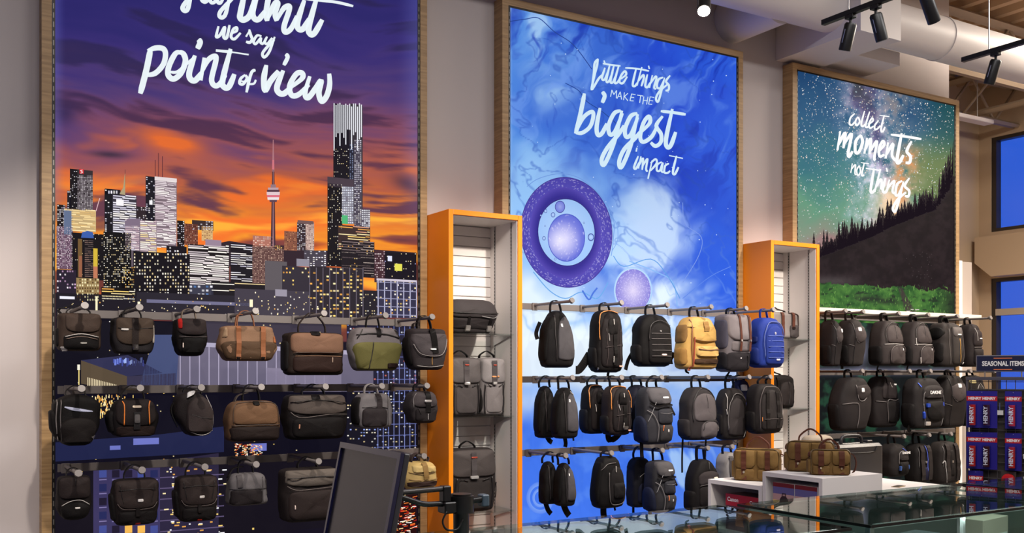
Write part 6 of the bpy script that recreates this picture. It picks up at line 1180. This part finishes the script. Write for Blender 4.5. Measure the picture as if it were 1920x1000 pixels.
tilt(MB().bbox(-.15, .15, .0185, .036, H0+.08, H1-.09, .008)).build('back_cover', PLAST(), t)
t = thing('swing_arm_post', 'black swing arm and clamp post holding the monitor above the counter', 'monitor arm', (1.565, 2.90, CT+.0005))
PX, PYY = 1.565, 2.90
smooth_by_angle(MB().cyl((0, 0, .0), (0, 0, .155), .026, 24).build('post', PLAST(), t), 40)
smooth_by_angle(MB().cyl((0, 0, .0), (0, 0, .012), .06, 28).build('base_plate', PLAST(), t), 40)
m = MB().cyl((0, 0, .11), (0, 0, .165), .042, 28); m.cyl((0, 0, .165), (0, 0, .172), .034, 28)
smooth_by_angle(m.build('clamp_collar', PLAST(), t), 40)
MB().bbox(-.075, -.03, -.03, .03, .112, .15, .006).build('clamp_block', PLAST(), t)
smooth_by_angle(MB().cyl((.035, 0, .145), (.085, -.01, .15), .011, 12).build('clamp_knob', PLAST(), t), 40)
MB().bbox(.07, .098, -.022, .018, .125, .165, .006).build('knob_grip', mat('blue_grey_grip', (70, 86, 100), .4), t)
MB().bbox(-.075, -.045, -.018, .018, .15, .202, .005).build('arm_riser', PLAST(), t)
smooth_by_angle(MB().tube([(-.045, 0, .193), (-.33, -.04, .193)], .009, 10).build('swing_arm', mat('dark_grey_metal', (70, 68, 68), .35, .5), t), 40)
MB().bbox(-.345, -.315, -.075, .01, .15, .225, .006).build('mount_plate', PLAST(), t)
MB().tube(cat([(-.25, -.03, .185), (-.21, -.03, .17), (-.15, -.02, .15), (-.09, -.01, .145), (-.06, 0, .14)], 6), .009, 8).build('cable', PLAST(), t, True)
MB().tube(cat([(-.07, -.03, .12), (-.085, -.03, .09), (-.07, -.03, .062), (-.03, -.03, .06), (-.01, -.027, .09)], 6), .0035, 6).build('cable', PLAST(), t, True)

# ------------------------------------------------------------------ wire rack with blister packs and its sign
RA_ = math.atan2(-.914, .405); o = at_y(1811, 707, 3.83)
t = thing('wire_rack', 'grey wire grid rack standing behind the glass counter full of blister packs', 'rack', (o.x, o.y, 0), RA_)
GM = mat('grey_wire', (104, 98, 98), .4, .6); ZT = o.z
for x in (.008, .612): smooth_by_angle(MB().cyl((x, 0, .02), (x, 0, ZT), .008, 10).build('post', GM, t), 40)
MB().bbox(0, .62, -.012, .012, ZT-.022, ZT, .003).build('top_rail', GM, t)
m = MB()
for i in range(24): m.tube([(.02, 0, ZT-.03-i*.05), (.60, 0, ZT-.03-i*.05)], .0025, 5)
for i in range(12): m.tube([(.03+i*.05, .005, .1), (.03+i*.05, .005, ZT-.01)], .0025, 5)
m.build('wire_grid', GM, t)
MB().box(.02, .60, .012, .02, .3, ZT-.075).build('back_panel', mat('dark_stock_backing', (46, 38, 34), .7), t)  # sheet added in place of the dark stock hung behind the rack
MB().bbox(-.02, .63, -.05, .05, 0, .02, .004).build('foot_plate', GM, t)
CARD = mat('blue_card', (38, 26, 132), .4); REDB = mat('red_tube', (190, 34, 26), .3); DRK = mat('dark_red_tube', (60, 10, 16), .3); WTX = mat('white_ink', (244, 240, 236), .5); BLI = glassmat('blister_plastic', (.9, .92, 1))
def blister(label, x, ztop, w_, tubes, head):
    p = Matrix.Translation((o.x, o.y, 0)) @ Matrix.Rotation(RA_, 4, 'Z') @ Vector((x, -.018, ztop))
    b_ = thing('blister_pack', label, 'blister pack', p, RA_, 'blister packs on the wire rack'); H = .23
    MB().box(-w_/2, w_/2, -.001, .001, -H, 0).build('card', CARD, b_)
    MB().box(-w_/2, w_/2, -.0016, -.0011, -.062, -.032).build('red_band', REDB, b_)
    MB().tube([(0, .0155, -.008), (0, -.004, -.008)], .003, 6).build('hang_peg', CHROME(), b_)
    words(head, .023, WTX, b_, (0, -.002, -.047), (PI/2, 0, 0), .001, 1)
    for k, (xx, cc) in enumerate(tubes):
        tb = MB().cyl((xx, -.022, -.212), (xx, -.022, -.085), .018, 16)
        smooth_by_angle(tb.build('tube', REDB if cc else DRK, b_), 40)
        words('HENRY', .033, WTX, b_, (xx-.002, -.0405, -.148), (PI/2, -PI/2, 0), .001, 1)
        MB().bbox(xx-.024, xx+.024, -.043, -.0015, -.22, -.076, .008).build('blister', BLI, b_)
    return b_
for r, (zt, nm) in enumerate(((ZT-.088, 'upper'), (ZT-.345, 'lower'))):
    blister('wide blue blister card with two red tubes at the rack post, %s row' % nm, .095, zt, .175, ((-.05, 1), (.03, 0)), 'HENRY HENRY')
    blister('narrow blue blister card with a single red tube, %s row of the wire rack' % nm, .272, zt, .092, ((-.005, 1),), 'HENRY')
    blister('blue blister card cut by the photo edge, %s row of the wire rack' % nm, .415, zt, .092, ((-.005, 1),), 'HENRY')
blister('small blue blister card peeking over the glass counter below the wide lower card', .06, ZT-.587, .085, ((-.01, 1),), 'HENRY')
for k, (x, z) in enumerate(((.195, ZT-.115), (.345, ZT-.38))):
    p = Matrix.Translation((o.x, o.y, 0)) @ Matrix.Rotation(RA_, 4, 'Z') @ Vector((x, -.012, z-.12))
    q = thing('price_tag_holder', 'small white price tag on the wire rack between blue cards, %s' % ('upper row' if k == 0 else 'lower row'), 'tag', p, RA_)
    MB().box(-.02, .02, -.003, .006, 0, .028).build('tag_face', mat('white_tag', (220, 216, 212), .5), q); MB().tube([(0, .004, .02), (0, .004, .075)], .003, 6).build('peg', CHROME(), q)
p = Matrix.Translation((o.x, o.y, 0)) @ Matrix.Rotation(RA_, 4, 'Z') @ Vector((.245, -.02, ZT-.632))
q = thing('red_package', 'round red package hanging low on the wire rack just above the glass counter', 'package', p, RA_)
smooth_by_angle(MB().tube([(0, -.03, 0), (0, -.028, 0), (0, -.012, 0), (0, .002, 0)], [.026, .036, .038, .038], 18).build('red_disc', mat('red_plastic', (200, 24, 22), .35), q), 40)
MB().box(-.042, .042, .003, .005, -.06, .05).build('card', mat('dark_card', (60, 52, 46), .5), q); MB().tube([(0, .018, .042), (0, .003, .042)], .003, 6).build('hang_peg', CHROME(), q)
# the header sign
p = Matrix.Translation((o.x, o.y, 0)) @ Matrix.Rotation(RA_, 4, 'Z') @ Vector((.06, 0, ZT))
t = thing('header_sign', 'navy sign reading SEASONAL ITEMS on top of the wire rack', 'sign', p, RA_)
SW = .305
for x in (.05, SW-.05): smooth_by_angle(MB().cyl((x, 0, 0.0005), (x, 0, .035), .004, 8).build('stem', CHROME(), t), 40)
MB().bbox(0, SW, -.008, .008, .032, .135, .003).build('sign_frame', mat('grey_sign_frame', (132, 128, 130), .4, .4), t)
MB().box(.006, SW-.006, -.0095, -.0082, .038, .129).build('sign_face', mat('navy_face', (24, 26, 54), .4), t)
OG = mat('orange_line', (236, 124, 70), .5)
for z in (.116, .046): MB().box(SW/2-.052, SW/2+.052, -.0102, -.0096, z-.0022, z+.0022).build('orange_line', OG, t)
n_ = words('SEASONAL ITEMS', .0405, mat('white_ink', (244, 240, 236), .5), t, (SW/2, -.0102, .0815), (PI/2, 0, 0), .0013, 1)
xs_ = [v.co.x for v in n_.data.vertices]; n_.scale = (.235/(max(xs_)-min(xs_)), 1, 1)

# ------------------------------------------------------------------ track lighting
LAMP = bpy.data.materials.new('lamp_glow'); LAMP.use_nodes = True; e_ = LAMP.node_tree.nodes['Principled BSDF']; e_.inputs['Emission Color'].default_value = (1, .9, .74, 1); e_.inputs['Emission Strength'].default_value = 60
def track(X, label, heads, glow=False):
    z = EYE+2.2
    t = thing('light_track', label, 'light track', (X, 2.2, z), 0, 'black light tracks')
    MB().bbox(-.018, .018, -2.4, 2.1, -.016, .016, .003).build('track_bar', BLACKM(), t)
    for y in (1.9, -.4): MB().cyl((0, y, .016), (0, y, 5.5-z), .004, 8).build('hanger_rod', CHROME(), t)
    for k, (y, lean, turn, lb) in enumerate(heads):
        h = thing('track_spotlight', lb, 'spotlight', (X, y, z-.0165), 0, 'black track spotlights')
        MB().bbox(-.02, .02, -.03, .03, -.022, 0, .003).build('adapter', BLACKM(), h); MB().cyl((0, 0, -.022), (0, 0, -.07), .009, 10).build('swivel', BLACKM(), h)
        d = Vector((math.sin(turn)*math.sin(lean), math.cos(turn)*math.sin(lean), -math.cos(lean))); c = Vector((0, 0, -.06))
        m = MB().tube([c-d*.012, c, c+d*.15, c+d*.152, c+d*.10], [.03, .037, .037, .034, .034], 24); smooth_by_angle(m.build('lamp_can', BLACKM(), h), 40)
        MB().tube([c+d*.03+Vector((-.038, 0, 0)), c+d*.11+Vector((-.038, 0, 0))], .0025, 6).build('vent_slot', CHROME(), h)
        smooth_by_angle(MB().tube([c+d*(.153 if glow else .102), c+d*(.156 if glow else .105)], .033, 20).build('lens', LAMP, h), 40)
track(3.805, 'black light track above the blue lightbox ending at the lit spotlight', [(4.18, .6, PI+.75, 'lit spotlight glowing at the top above the blue lightbox')], True)
track(4.91, 'black light track crossing in front of the white boxed duct', [(4.085, .36, .15, 'black spotlight nearest the end of the track before the boxed duct'), (3.90, .34, 1.7, 'black spotlight second from the track end before the boxed duct'), (3.56, .6, 1.5, 'black spotlight cut by the top of the photo beside the duct')])
track(6.336, 'black light track below the round duct near the windows', [(4.05, .36, .1, 'black spotlight hanging below the round duct near the windows')])
# boxed goods on the showcase shelves
for x, y, w_, d_, h, c, lb in ((3.45, 2.86, .22, .12, .13, (150, 142, 134), 'grey product box on the showcase shelf in front of the display cubes'), (3.95, 2.9, .16, .12, .10, (60, 70, 78), 'dark teal product box on the showcase shelf in front of the display cubes'),
                               (4.36, 2.84, .26, .10, .15, (168, 156, 138), 'beige product box at the end of the showcase shelf by the cubes')):
    t = thing('product_box', lb, 'box', (x, y, .7085), .15, 'boxes in the glass showcase')
    MB().bbox(-w_/2, w_/2, -d_/2, d_/2, 0, h, .003).build('carton', mat('plain_carton', c, .6), t)
    MB().box(-w_/2+.015, w_/2-.015, -d_/2-.0012, -d_/2-.0002, .015, h*.5).build('label_panel', mat('label_paper', (206, 206, 200), .6), t)
